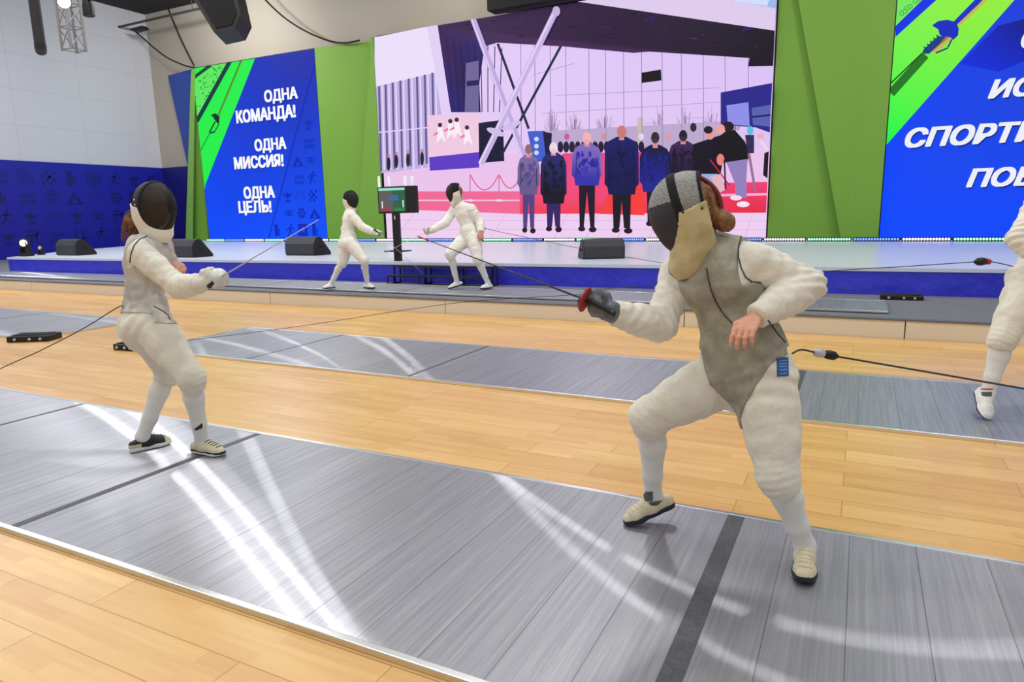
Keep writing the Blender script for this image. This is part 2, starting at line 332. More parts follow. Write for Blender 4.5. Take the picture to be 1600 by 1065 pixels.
# ================================================================== LED SCREENS
SY = 19.4
class Pix:      # what a screen shows: flat coloured patches lying on its face
    def __init__(s, y): s.v = []; s.f = []; s.c = []; s.k = 0; s.y = y
    def poly(s, pts, col, dark=1.):
        s.k += 1; y = s.y-.0004*s.k; b = len(s.v)
        cols = col if isinstance(col[0], (tuple, list)) else [col]*len(pts)
        for p, c in zip(pts, cols):
            q = atY(p[0], p[1], SY); s.v.append((q[0], y, q[2])); s.c.append(srgb(*c))
        s.f.append(tuple(range(b, b+len(pts))))
    def wpoly(s, pts, col, bump=True):
        if bump: s.k += 1
        y = s.y-.0004*s.k; b = len(s.v)
        for p in pts: s.v.append((p[0], y, p[1])); s.c.append(srgb(*col))
        s.f.append(tuple(range(b, b+len(pts))))
    def line(s, a, b, w_, col):
        a = np.array(a, float); b = np.array(b, float); n = np.array([-(b-a)[1], (b-a)[0]]); n = n/np.linalg.norm(n)*w_/2
        s.poly([a+n, b+n, b-n, a-n], col)
    def ell(s, c, rx, ry, col, rot=0, n=16):
        s.poly([(c[0]+rx*math.cos(t)*math.cos(rot)-ry*math.sin(t)*math.sin(rot), c[1]+rx*math.cos(t)*math.sin(rot)+ry*math.sin(t)*math.cos(rot)) for t in [2*math.pi*i/n for i in range(n)]], col)
    def build(s, name, parent, clip):
        bm = bmesh.new(); lay = bm.loops.layers.float_color.new('Col')
        vs_ = [bm.verts.new(v) for v in s.v]
        for f in s.f:
            ff = bm.faces.new([vs_[i] for i in f])
            ff.normal_update()
            for lp, i in zip(ff.loops, f): lp[lay] = s.c[i]
            if ff.normal.y > 0: ff.normal_flip()
        x0, x1, z0, z1 = clip
        for co, no in (((x0, 0, 0), (-1, 0, 0)), ((x1, 0, 0), (1, 0, 0)), ((0, 0, z0), (0, 0, -1)), ((0, 0, z1), (0, 0, 1))):
            bmesh.ops.bisect_plane(bm, geom=bm.verts[:]+bm.edges[:]+bm.faces[:], plane_co=co, plane_no=no, clear_outer=True)
        me = bpy.data.meshes.new(name); bm.to_mesh(me); bm.free()
        return link(name, me, M['screenpix'], parent)
def text_polys(txt, bold=.03, shear=0.):
    c = bpy.data.curves.new('t', 'FONT'); c.body = txt; c.offset = bold; c.shear = shear; c.resolution_u = 3; c.space_character = 1.0
    o = bpy.data.objects.new('t', c); COL.objects.link(o); dg = bpy.context.evaluated_depsgraph_get(); dg.update()
    me = bpy.data.meshes.new_from_object(o.evaluated_get(dg)); bpy.data.objects.remove(o); bpy.data.curves.remove(c)
    V = [(v.co.x, v.co.y) for v in me.vertices]; F = [tuple(p.vertices) for p in me.polygons]; bpy.data.meshes.remove(me)
    return np.array(V), F
def put_text(txt, x0, x1, z0, z1, y, parent, name, color, bold=.03, shear=0., ch=None, wfix=None, shadow=None, thick=.05):
    """letters as a flat lettering part on a screen; the caps fill z0..z1"""
    V, F = text_polys(txt, bold, shear); H, _ = text_polys('Н', bold, shear)
    h0, h1 = H[:, 1].min(), H[:, 1].max(); sz = (z1-z0)/(h1-h0)
    xs_ = V[:, 0]; sx = (x1-x0)/(xs_.max()-xs_.min()) if x1 is not None else sz*wfix
    bm = bmesh.new(); lay = bm.loops.layers.float_color.new('Col')
    kk = thick*sz; passes = ([] if shadow is None else [(.04, -.045, 0, shadow), (.02, -.03, 0, shadow)])+[(a_*kk, b_*kk*.6, .003+.0003*i_, color) for i_, (a_, b_) in enumerate(((0, 0), (1, 1), (-1, 1), (1, -1), (-1, -1), (1, 0), (-1, 0)))]
    for dx, dz, dy, cc in passes:
        vs_ = [bm.verts.new((x0+(a-xs_.min())*sx+dx, y-dy, z0+(b-h0)*sz+dz)) for a, b in V]
        for f in F:
            try:
                ff = bm.faces.new([vs_[i] for i in f]); ff.normal_update()
                if ff.normal.y > 0: ff.normal_flip()
                for lp in ff.loops: lp[lay] = srgb(*cc)
            except ValueError: pass
    me = bpy.data.meshes.new(name); bm.to_mesh(me); bm.free(); return link(name, me, M['screenpix'], parent)
# ---------------------------------------------------------------- centre screen
CX0, CX1, CZ0, CZ1 = -14.63, -2.26, .62, 7.19
cs = empty('led_screen', (-8.45, SY, STZ), 'large centre LED screen showing officials standing on a red carpet', 'screen')
fr = MB(); fr.box((-8.445, SY+.17, 3.9), (12.42, .3, 6.64)); fr.build('cabinet', M['black'], cs)
P = Pix(SY); LIL = (228, 204, 244)
P.poly([(560, -120), (1260, -120), (1260, 400), (560, 400)], [(228, 212, 250), (214, 192, 246), (224, 194, 242), (232, 200, 244)])
# plaza
P.poly([(590, 272), (735, 250), (830, 236), (1215, 232), (1215, 390), (590, 390)], (234, 194, 236))
P.poly([(600, 328), (1215, 332), (1215, 390), (600, 390)], (238, 206, 240))
for i in range(14):
    P.line((600+i*48, 332), (560+i*50, 382), .8, (208, 172, 216))
for y in (344, 358): P.line((600, y), (1215, y+1), .7, (214, 180, 222))
# facade panes and the trees mirrored in them
rr = random.Random(5)
for (x, y, rx, ry) in ((862, 187, 12, 22), (898, 192, 12, 18), (945, 190, 14, 24), (1030, 185, 9, 24), (1072, 188, 13, 24), (1112, 186, 12, 22), (1150, 188, 10, 16)):
    for k in range(34):
        t = rr.uniform(-1, 1); h_ = rr.uniform(.2, 1); P.line((x+t*rx*.5, y+ry), (x+t*rx+rr.uniform(-3, 3), y+ry-2*ry*h_*(1-.4*abs(t))), rr.uniform(.5, 1.1), rr.choice(((176, 148, 184), (196, 166, 196), (160, 136, 172))))
    P.line((x, y+ry), (x+1, y-ry*.3), 1.6, (140, 116, 150))
P.poly([(860, 205), (1130, 190), (1130, 232), (860, 236)], (188, 168, 206))
P.poly([(998, 185), (1006, 183), (1006, 230), (998, 230)], (196, 188, 176))
for x in (816, 838, 862, 886, 922, 948, 976, 1004, 1036, 1066, 1100, 1134, 1170):
    P.line((x, 70), (x+1, 232), 1.1, (148, 128, 184))
for a, b in (((835, 118), (900, 100)), ((850, 178), (1130, 160)), ((870, 150), (1125, 138)), ((1008, 194), (1036, 191)), ((1068, 186), (1100, 184))): P.line(a, b, .9, (170, 150, 200))
for x in range(878, 1010, 9): P.ell((x, 222+(x*7) % 9), 4.5, 9, (34, 26, 60))
for x, c in ((888, (200, 90, 140)), (945, (220, 140, 150)), (1004, (230, 210, 240)), (1046, (224, 150, 160))): P.ell((x, 214), 4, 5, c)
# canopy
P.poly([(684, 41), (742, 30), (776, 22), (900, -2), (1000, -30), (1225, -30), (1225, 104), (1170, 105), (1172, 92), (1016, 82), (992, 84), (884, 74), (780, 68), (760, 74), (752, 132), (754, 176), (708, 176)], [(60, 30, 80), (50, 30, 110), (40, 22, 50), (26, 20, 34), (30, 22, 40), (30, 22, 40), (22, 14, 30), (22, 14, 30), (26, 16, 34), (60, 34, 74), (60, 34, 74), (70, 36, 84), (60, 34, 84), (44, 34, 110), (24, 20, 96), (24, 20, 80), (40, 34, 120)])
for k in range(150):
    x_ = rr.uniform(700, 1190); y_ = rr.uniform(18, 78)
    if y_ > 30+(x_-700)*.02+abs(rr.gauss(0, 22)) or y_ < 40-(x_-700)*.13: continue
    P.ell((x_, y_), rr.uniform(2, 8), rr.uniform(1, 2.4), rr.choice(((60, 30, 92), (48, 24, 68), (30, 18, 46), (64, 26, 70), (40, 28, 90))), .1, 8)
for k in range(9): P.line((700+k*11, 60+k*2), (712+k*9, 176), 1.4, (34, 26, 92))
P.poly([(732, 100), (752, 96), (752, 176), (730, 176)], (110, 100, 150)); P.line((733, 132), (752, 130), 8, (30, 26, 80))
P.poly([(894, 3), (930, -8), (1000, -26), (1225, 0), (1225, 52)], (222, 202, 236))
P.poly([(1040, -24), (1225, -26), (1225, 18), (1120, -2)], (150, 186, 236)); P.poly([(1130, -10), (1205, -6), (1200, 12), (1150, 4)], (206, 220, 250))
P.poly([(1005, 115), (1035, 110), (1036, 127), (1005, 131)], (18, 14, 20))
# left building
P.poly([(590, 60), (678, 42), (690, 120), (590, 140)], (234, 222, 250))
P.poly([(590, 137), (684, 115), (694, 180), (672, 262), (590, 272)], (190, 172, 222))
for i, x in enumerate((597, 607, 618, 630, 643, 656, 668, 680)):
    P.line((x, 136-i*3), (x+3, 268-i*2), 3.2, (96, 88, 146)); P.line((x+5, 136-i*3), (x+8, 266), 2.4, (226, 212, 246))
P.line((592, 208), (672, 200), 2, (220, 206, 240))
P.poly([(672, 44), (688, 40), (709, 178), (696, 179)], (224, 206, 244))
for x, y in ((612, 256), (624, 252), (642, 250), (664, 248)): P.ell((x, y), 3, 11, (38, 30, 50)); P.ell((x, y-12), 2.2, 2.6, (200, 130, 150))
# poster
P.poly([(672, 181), (752, 178), (753, 262), (675, 267)], (238, 200, 224)); P.poly([(675, 246), (753, 238), (753, 262), (676, 267)], (92, 56, 196))
for x, y in ((692, 208), (708, 202), (718, 200), (734, 212)): P.poly([(x-4, y-9), (x+3, y-10), (x+6, y+4), (x+9, y+16), (x+2, y+8), (x-6, y+17), (x-4, y+4)], (248, 236, 246)); P.ell((x, y-12), 3.4, 3.6, (60, 36, 66)); P.poly([(x-4, y-2), (x-11, y+3), (x-10, y+5), (x-3, y+2)], (236, 120, 150))
P.poly([(752, 193), (790, 188), (792, 252), (753, 255)], (22, 18, 52))
# kiosk
P.poly([(828, 206), (856, 205), (858, 252), (838, 254)], (66, 92, 206)); P.poly([(852, 206), (866, 209), (864, 248), (857, 252)], (24, 20, 60))
for y in (218, 229, 239): P.ell((842, y), 3.6, 3.6, (200, 220, 250))
# crossed foil sculpture
P.line((782, 70), (830, 202), 4, (34, 30, 66)); P.line((880, 74), (786, 246), 4, (30, 34, 66))
P.line((743, 30), (823, 246), 9, (190, 168, 222)); P.line((741, 30), (820, 246), 2.4, (222, 206, 244))
P.line((873, 18), (756, 256), 9.5, (198, 176, 226)); P.line((871, 18), (753, 256), 2.6, (226, 212, 246)); P.ell((873, 20), 6, 8, (196, 176, 222))
P.ell((779, 207), 15, 5, (206, 190, 232), .35); P.ell((803, 197), 16, 5, (206, 190, 232), -.4)
# right pavilion
P.poly([(1128, 146), (1215, 130), (1215, 212), (1182, 200), (1128, 196)], (38, 36, 136)); P.poly([(1137, 166), (1171, 161), (1173, 198), (1139, 195)], (142, 142, 232))
P.poly([(1176, 170), (1212, 164), (1212, 200), (1178, 196)], (88, 96, 176)); P.line((1176, 184), (1213, 180), 3, (30, 30, 90))
# red carpet
P.poly([(648, 299), (818, 299), (818, 334), (655, 328)], (240, 104, 150)); P.line((650, 313), (818, 313), 2.4, (244, 190, 220))
P.poly([(884, 240), (1010, 238), (1030, 288), (1215, 284), (1215, 332), (816, 334), (816, 300)], [(232, 70, 130), (232, 70, 130), (240, 60, 110), (240, 64, 120), (226, 40, 66), (244, 62, 84), (244, 84, 130)])
P.poly([(960, 290), (1010, 290), (1010, 336), (940, 334)], (244, 62, 62)); P.line((1085, 306), (1215, 303), 4, (246, 170, 212))
# rope barrier
for x in (739, 784): P.line((x, 272), (x, 312), 1.6, (206, 120, 160)); P.ell((x, 313), 6, 1.8, (236, 214, 236))
for x0, x1, yb in ((740, 783, 297), (785, 818, 294)):
    pts = [(x0+(x1-x0)*t, 274+(yb-274)*(1-(2*t-1)**2)) for t in [i/8 for i in range(9)]]
    for a, b in zip(pts, pts[1:]): P.line(a, b, 1.8, (222, 96, 140))
# people with their backs to us
rr2 = random.Random(11)
def backman(x, ty, sy0, hem, foot, hw, coat, coat2, leg, hair, gap=2.5, hd=(6.5, 9)):
    P.poly([(x-hw*.55, hem-4), (x+hw*.55, hem-4), (x+hw*.5, foot-6), (x+gap, foot-6), (x, hem+10), (x-gap, foot-6), (x-hw*.5, foot-6)], leg)
    P.ell((x-hw*.36, foot-3), hw*.24, 4, (34, 22, 40)); P.ell((x+hw*.38, foot-2), hw*.26, 4.4, (34, 22, 40))
    P.poly([(x-hw*.3, sy0-5), (x+hw*.3, sy0-5), (x+hw*.8, sy0+2), (x+hw, sy0+14), (x+hw*1.02, hem-16), (x+hw*.86, hem-12), (x+hw*.78, hem), (x-hw*.78, hem), (x-hw*.86, hem-12), (x-hw*1.02, hem-16), (x-hw, sy0+14), (x-hw*.8, sy0+2)], [coat2]*5+[coat]*5+[coat2]*2)
    P.line((x-hw*.72, sy0+16), (x-hw*.74, hem-14), 1.2, tuple(int(c*.5) for c in coat)); P.line((x+hw*.72, sy0+16), (x+hw*.74, hem-14), 1.2, tuple(int(c*.5) for c in coat))
    P.poly([(x-3.5, ty+8), (x+3.5, ty+8), (x+4, sy0), (x-4, sy0)], (216, 140, 150))
    P.ell((x, ty), hd[0], hd[1], hair); P.ell((x, ty+hd[1]*.55), hd[0]*.72, hd[1]*.42, tuple(int(c*.85+20) for c in hair))
    for q_ in range(26):
        u_, v_ = rr2.uniform(-.7, .7)*hw, rr2.uniform(sy0+8, hem-16); e_ = rr2.choice(((.75, .72, .8), (.95, .95, 1.06), (.85, .85, 1.0)))
        P.ell((x+u_, v_), rr2.uniform(1.2, 3.6), rr2.uniform(2, 6), tuple(min(255, int(c*k)) for c, k in zip(coat, e_)), rr2.uniform(-.4, .4), 8)
backman(1070, 213, 226, 284, 330, 23, (30, 20, 44), (62, 34, 84), (30, 22, 40), (36, 26, 40))
P.poly([(1086, 226), (1128, 212), (1134, 236), (1128, 274), (1092, 274), (1084, 250)], (20, 14, 34)); P.ell((1112, 210), 7, 9, (232, 150, 150)); P.ell((1109, 204), 7, 6, (34, 22, 34)); P.ell((1086, 200), 5, 7, (50, 34, 50))
P.poly([(1094, 272), (1124, 272), (1132, 298), (1118, 302), (1100, 290)], (150, 176, 220)); P.poly([(1112, 276), (1128, 272), (1136, 296), (1126, 302)], (222, 180, 190))
P.poly([(1126, 214), (1136, 206), (1150, 204), (1166, 222), (1173, 240), (1170, 252), (1138, 256), (1124, 244)], (18, 14, 24)); P.ell((1140, 199), 9, 8, (34, 22, 30)); P.ell((1128, 203), 7, 8, (236, 160, 156))
P.poly([(1137, 254), (1170, 249), (1168, 280), (1169, 308), (1152, 312), (1150, 286)], (146, 126, 188)); P.ell((1152, 309), 9, 4, (244, 222, 240)); P.ell((1163, 319), 10, 4.5, (246, 228, 244))
P.line((1172, 240), (1182, 300), 4, (150, 110, 140)); P.line((1112, 250), (1142, 290), 2, (190, 30, 70)); P.ell((1128, 250), 6, 9, (232, 130, 120)); P.line((1134, 250), (1136, 296), 2.6, (40, 24, 60))
P.ell((1174, 205), 5, 7, (90, 190, 220)); P.poly([(1166, 212), (1180, 212), (1180, 240), (1170, 240)], (50, 40, 80)); P.ell((1190, 214), 5, 5, (240, 170, 180)); P.poly([(1188, 216), (1202, 232), (1204, 244), (1190, 226)], (236, 210, 236)); P.poly([(1196, 240), (1215, 232), (1215, 290), (1194, 274)], (22, 16, 30))
backman(1027, 216, 232, 300, 352, 24, (30, 36, 140), (22, 20, 64), (28, 20, 44), (54, 34, 44))
backman(831, 234, 247, 304, 362, 17, (104, 88, 142), (122, 104, 156), (84, 64, 126), (150, 100, 110), hd=(5.6, 8))
backman(870, 232, 244, 318, 360, 20, (20, 16, 34), (36, 38, 104), (52, 34, 96), (238, 214, 232))
backman(922, 217, 230, 290, 360, 23, (52, 48, 168), (128, 106, 186), (30, 20, 40), (240, 176, 184), gap=5, hd=(7, 10))
backman(976, 207, 220, 304, 362, 26, (18, 20, 74), (24, 26, 100), (26, 20, 34), (204, 120, 120), gap=3.5, hd=(7.5, 9.5))
P.build('picture', cs, (CX0, CX1, CZ0, CZ1))
# ---------------------------------------------------------------- left screen
LX0, LX1, LZ0, LZ1 = -23.45, -17.3, .62, 7.14
ls = empty('led_screen', (-20.4, SY, STZ), 'left blue LED screen with three white mottos and a green corner', 'screen')
MB().box(((LX0+LX1)/2, SY+.17, (LZ0+LZ1)/2), (LX1-LX0+.05, .3, LZ1-LZ0+.06)).build('cabinet', M['black'], ls)
P = Pix(SY)
P.poly([(290, 120), (505, 60), (520, 385), (315, 385)], [(20, 60, 210), (16, 26, 150), (6, 82, 255), (6, 76, 255)])
P.poly([(290, 100), (401, 85), (321, 288), (315, 330)], (34, 238, 74))
P.poly([(303, 126), (330, 101), (356, 97), (309, 186)], (92, 232, 96))
rr = random.Random(3)
for i in range(120):
    a, b = rr.random(), rr.random()
    x = 305+a*48; y = 104+b*78
    if y > 182-(x-307)*1.75 or y < 132-(x-303)*1.05: continue
    P.poly([(x-1.3, y), (x, y-1.3), (x+1.3, y), (x, y+1.3)], (30, 140, 60))
P.line((300, 124), (330, 102), 5, (14, 66, 60)); P.line((308, 190), (360, 96), 6.5, (12, 54, 62)); P.line((362, 97), (364, 94), 3, (20, 60, 170))
P.line((381, 88), (342, 180), 2.6, (20, 84, 34)); P.line((380, 92), (342, 180), 1.2, (140, 150, 40))
P.poly([(330, 180), (337, 177), (344, 182), (343, 194), (338, 190), (334, 183)], (10, 44, 34)); P.line((337, 190), (328, 207), 2.2, (10, 60, 34)); P.line((343, 194), (336, 206), 1.5, (10, 60, 34)); P.line((336, 206), (328, 208), 2.4, (10, 50, 34)); P.line((328, 209), (314, 236), 2.4, (22, 176, 60))
P.line((491, 100), (418, 382), 1.6, (8, 36, 178))
x0w, x1w = LX0, LX1
def picrow(P, zs, col, xlim, cell):
    k = 0
    for z in zs:
        zz = z; xr = LX1-.15
        n = int(max(0, (xr-xlim(z))/cell))
        for i in range(n):
            for poly in picto(KINDS[(k*5+i*3) % len(KINDS)]): P.wpoly([(xr-(i+1)*cell+u*cell*.85, z+v*cell*.85) for u, v in poly], col, False)
            k += 1
P.k += 1
xb_, xt_ = atY(418, 378, SY)[0], atY(491, 100, SY)[0]
picrow(P, [.70+.62*i for i in range(9)], (6, 36, 176), lambda z: xb_+(xt_-xb_)*(z+.5-.62)/6.0, .62)
P.build('picture', ls, (LX0, LX1, LZ0, LZ1))
def px_text(txt, xl, yl, xr, ybl, ytop, ybase, parent, **k):
    a = atY(xl, ybl, SY); b = atY(xr, ybl, SY); zt = atY((xl+xr)/2, ytop, SY)[2]; zb = atY((xl+xr)/2, ybase, SY)[2]
    return put_text(txt, a[0], b[0], zb, zt, SY-.05, parent, 'lettering', (246, 248, 252), **k)
for t, xl, xr, yt, yb in (('ОДНА', 415, 466, 139, 156.5), ('КОМАНДА!', 371, 463, 168.5, 187.5), ('ОДНА', 400, 448, 216.5, 234), ('МИССИЯ!', 368, 444, 243.5, 261.5), ('ОДНА', 383, 430, 291.5, 309), ('ЦЕЛЬ!', 375, 425, 314, 331.5)):
    px_text(t, xl, 0, xr, (yt+yb)/2, yt, yb, ls, bold=0, shear=.0, shadow=(10, 20, 120))
# ---------------------------------------------------------------- right screen
RX0, RX1 = .40, 6.55
rs = empty('led_screen', (3.5, SY, STZ), 'right blue LED screen with slanted white words and a bright foil emblem', 'screen')
MB().box(((RX0+RX1)/2, SY+.17, (LZ0+LZ1)/2), (RX1-RX0+.05, .3, LZ1-LZ0+.06)).build('cabinet', M['black'], rs)
P = Pix(SY)
P.poly([(1360, -80), (1830, -80), (1830, 390), (1360, 390)], [(10, 50, 240), (30, 60, 190), (6, 70, 255), (6, 74, 255)])
P.poly([(1500, 100), (1560, 40), (1600, 30), (1640, 80), (1560, 112)], [(8, 44, 220), (10, 30, 170), (14, 24, 130), (10, 30, 170), (8, 40, 210)])
P.poly([(1380, -70), (1660, -70), (1585, 0), (1387, 224), (1370, 240)], [(150, 240, 80), (150, 236, 70), (150, 236, 60), (8, 246, 70), (20, 246, 70)])
P.poly([(1380, -70), (1500, -70), (1439, 2), (1400, 38), (1380, 60)], (120, 230, 96))
for i in range(7): P.ell((1404+(i*13) % 34, 4+(i*19) % 30-10), 4, 4, (60, 190, 70)); P.ell((1404+(i*13) % 34, 4+(i*19) % 30-10), 2.2, 2.2, (120, 230, 96))
P.poly([(1439, 2), (1500, -62), (1524, -62), (1463, 0), (1399, 58), (1399, 41)], (14, 50, 226))
P.line((1600, -72), (1492, 38), 9, (16, 46, 196)); P.line((1616, -72), (1497, 40), 4.5, (206, 176, 70))
P.poly([(1456, 40), (1466, 33), (1480, 31), (1492, 34), (1498, 44), (1497, 55), (1490, 62), (1478, 62), (1468, 54), (1466, 46)], (18, 40, 190))
P.poly([(1479, 57), (1488, 60), (1462, 83), (1452, 80)], (204, 176, 90)); P.line((1481, 58), (1455, 80), 2, (120, 100, 50)); P.poly([(1466, 56), (1478, 58), (1452, 84), (1440, 84), (1444, 76)], (16, 60, 130))
for i in range(5): P.line((1468-i*5, 58+i*4.6), (1463-i*5, 55+i*4.6), 2, (14, 50, 120))
P.line((1487, 62), (1481, 74), 2.4, (20, 40, 120)); P.line((1481, 75), (1462, 83), 2.4, (20, 40, 120)); P.line((1446, 86), (1392, 146), 13, (34, 118, 32)); P.line((1392, 130), (1440, 84), 2, (14, 50, 20))
P.build('picture', rs, (RX0, RX1, LZ0, LZ1))
def rtext(txt, xl, yt, yb, wf):
    a = atY(xl, yb, SY); zt = atY(xl+20, yt, SY)[2]; zb = atY(xl+20, yb, SY)[2]
    put_text(txt, a[0], None, zb, zt, SY-.05, rs, 'lettering', (236, 238, 250), bold=0, shear=.25, wfix=wf, shadow=(6, 14, 90))
rtext('ОДНА', 1596, 44, 74, 1.12); rtext('ИСТОРИЯ', 1545, 125, 152, 1.12); rtext('СПОРТИВНЫХ', 1415, 201, 229, 1.10); rtext('ПОБЕД', 1511, 264, 291, 1.12)

# ================================================================== PAINTED FLATS BESIDE THE SCREENS
G0 = .585
GREEN = mat('green_painted_flat', srgb(112, 160, 52), .6); GREENL = mat('lit_green_flat', srgb(122, 172, 76), .6); BLUEF = mat('blue_painted_flat', srgb(36, 66, 150), .55)  # the paler green puts the lit face of the fold into colour
def flat(name, px, y, th, m, label, group=None):
    pts = [atY(a, b, y) for a, b in px]
    for p in pts: p[2] = max(p[2], G0)
    mb = MB(); mb.prism(pts, (0, th, 0)); ob = mb.build(name, m); return tag(ob, label, 'stage flat', group)
def flatw(name, pts, y, th, m, label, tilt=0):
    mb = MB(); mb.prism([(x, y+t, z) for x, z, t in pts], (0, th, 0)); return tag(mb.build(name, m), label, 'stage flat')
flatw('green_flat', [(-17.27, G0, .0), (-15.0, G0, .26), (-14.66, 7.16, .30), (-17.27, 7.16, .0)], 19.38, .08, GREEN, 'wide green flat rising right beside the left blue screen')
flatw('green_flat', [(-15.85, G0, 0), (-14.68, G0, .02), (-14.68, 7.16, .02), (-14.75, 7.16, 0)], 19.26, .06, GREEN, 'narrow green wedge flat against the left edge of the centre screen')
flatw('green_flat', [(-2.22, G0, .02), (.36, G0, .25), (.36, 7.16, .25), (-2.22, 7.16, .02)], 19.38, .08, GREEN, 'green flat set back along the right edge of the centre screen')
flatw('green_flat', [(-.45, G0, 0), (.37, G0, -.12), (.37, 7.16, -.12), (-1.92, 7.16, 0)], 19.24, .06, GREEN, 'green slant-edged flat just left of the right blue screen')
flat('green_flat', [(303, 108), (326, 377), (298, 377), (300, 108)], 19.58, .05, GREEN, 'dark green sliver flat at the outer edge of the left blue screen')
flat('green_flat', [(298.5, 110), (303.5, 107), (300, 377), (290, 377)], 19.3, .05, GREENL, 'green strip flat, its lit fold face painted paler, at the far left end of the screens')
flat('blue_flat', [(262, 118), (300, 108), (299, 377), (296, 377), (294, 262)], 19.66, .06, BLUEF, 'slanted blue flat at the far left, behind the light green strip')
# black soffit over the centre screen
flatw('black_soffit', [(-10.2, 7.25, 0), (3, 7.25, 0), (3, 8.4, 0), (-10.2, 8.4, 0)], 18.9, .5, M['blackmatte'], 'black masking box hung above the centre screen')
# ================================================================== LIGHT BARS ON THE STAGE FLOOR
BC = [(90, 130, 255), (150, 255, 190), (240, 240, 255)]
BE = []
for i, c in enumerate(BC): BE.append(mat('light_bar_glow', (.02, .02, .02, 1), .4, emit=(srgb(*c), 2.6)))
nm = ['blue glowing', 'green glowing', 'white glowing']; ordw = ['first', 'second', 'third', 'fourth', 'fifth', 'sixth', 'seventh', 'eighth', 'ninth', 'tenth', 'eleventh', 'twelfth', 'thirteenth', 'fourteenth', 'fifteenth', 'sixteenth', 'seventeenth', 'eighteenth', 'nineteenth', 'twentieth', 'twenty-first', 'twenty-second', 'twenty-third', 'twenty-fourth', 'twenty-fifth', 'twenty-sixth']
for k in range(26):
    x = 2.36-k*1.02
    if x < -22.6: break
    t = empty('light_bar', (x, 18.6, STZ), 'slim LED light bar with %s lenses, %s from the right along the stage back' % (nm[(k+1) % 3], ordw[k]), 'light bar', 'light bars along the back of the stage')
    b = MB(); b.box((x, 18.62, STZ+.05), (.98, .1, .1)); b.build('housing', M['black'], t)
    b = MB()
    for q in range(16): b.sphere((x-.45+q*.06, 18.565, STZ+.055), (.027, .014, .03), 6)
    b.build('lens_row', BE[(k+1) % 3], t)
# ================================================================== PISTES
def piste_mat():
    m = mat('brushed_aluminium_piste', srgb(196, 198, 204), .36, 1.0); N, Lk = nodes(m); b = N['Principled BSDF']
    b.inputs['Anisotropic'].default_value = 1.0
    tg = N.new('ShaderNodeTangent'); tg.direction_type = 'UV_MAP'; tg.uv_map = 'UVMap'; Lk.new(tg.outputs[0], b.inputs['Tangent'])
    tc = N.new('ShaderNodeTexCoord'); mp = N.new('ShaderNodeMapping'); mp.inputs['Scale'].default_value = (60, 1.2, 1); Lk.new(tc.outputs['Object'], mp.inputs[0])
    n = N.new('ShaderNodeTexNoise'); n.inputs['Scale'].default_value = 1; n.inputs['Detail'].default_value = 5; n.inputs['Roughness'].default_value = .7; Lk.new(mp.outputs[0], n.inputs['Vector'])
    r = N.new('ShaderNodeValToRGB'); r.color_ramp.elements[0].position = .3; r.color_ramp.elements[1].position = .72; r.color_ramp.elements[0].color = srgb(172, 174, 183); r.color_ramp.elements[1].color = srgb(206, 208, 217)
    Lk.new(n.outputs['Fac'], r.inputs[0])
    br = N.new('ShaderNodeTexBrick'); br.offset = 0; br.inputs['Scale'].default_value = 1; br.inputs['Brick Width'].default_value = .25; br.inputs['Row Height'].default_value = 40; br.inputs['Mortar Size'].default_value = .0016; br.inputs['Mortar Smooth'].default_value = 0
    br.inputs['Color1'].default_value = (1, 1, 1, 1); br.inputs['Color2'].default_value = (.93, .93, .93, 1); br.inputs['Mortar'].default_value = (.45, .45, .45, 1)
    mp2 = N.new('ShaderNodeMapping'); mp2.inputs['Location'].default_value = (.11, 20, 0); Lk.new(tc.outputs['Object'], mp2.inputs[0]); Lk.new(mp2.outputs[0], br.inputs[0])
    mm = N.new('ShaderNodeMix'); mm.data_type = 'RGBA'; mm.blend_type = 'MULTIPLY'; mm.inputs[0].default_value = 1; Lk.new(r.outputs[0], mm.inputs[6]); Lk.new(br.outputs[0], mm.inputs[7]); Lk.new(mm.outputs[2], b.inputs['Base Color'])
    b.inputs['Roughness'].default_value = .46; b.inputs['Anisotropic'].default_value = .5; b.inputs['Metallic'].default_value = .8
    g = N.new('ShaderNodeBsdfAnisotropic') if hasattr(bpy.types, 'ShaderNodeBsdfAnisotropic') else N.new('ShaderNodeBsdfGlossy')   # the fine brushing: a second, sharp lobe
    g.inputs['Roughness'].default_value = .26; g.inputs['Anisotropy'].default_value = .97; Lk.new(tg.outputs[0], g.inputs['Tangent']); Lk.new(mm.outputs[2], g.inputs['Color'])
    ms = N.new('ShaderNodeMixShader'); ms.inputs[0].default_value = .35; Lk.new(b.outputs[0], ms.inputs[1]); Lk.new(g.outputs[0], ms.inputs[2]); Lk.new(ms.outputs[0], N['Material Output'].inputs['Surface'])
    return m
PIST = piste_mat()
LINE = mat('dark_line_tape', srgb(84, 86, 92), .55, var=(60, srgb(70, 72, 78), .4, .6))
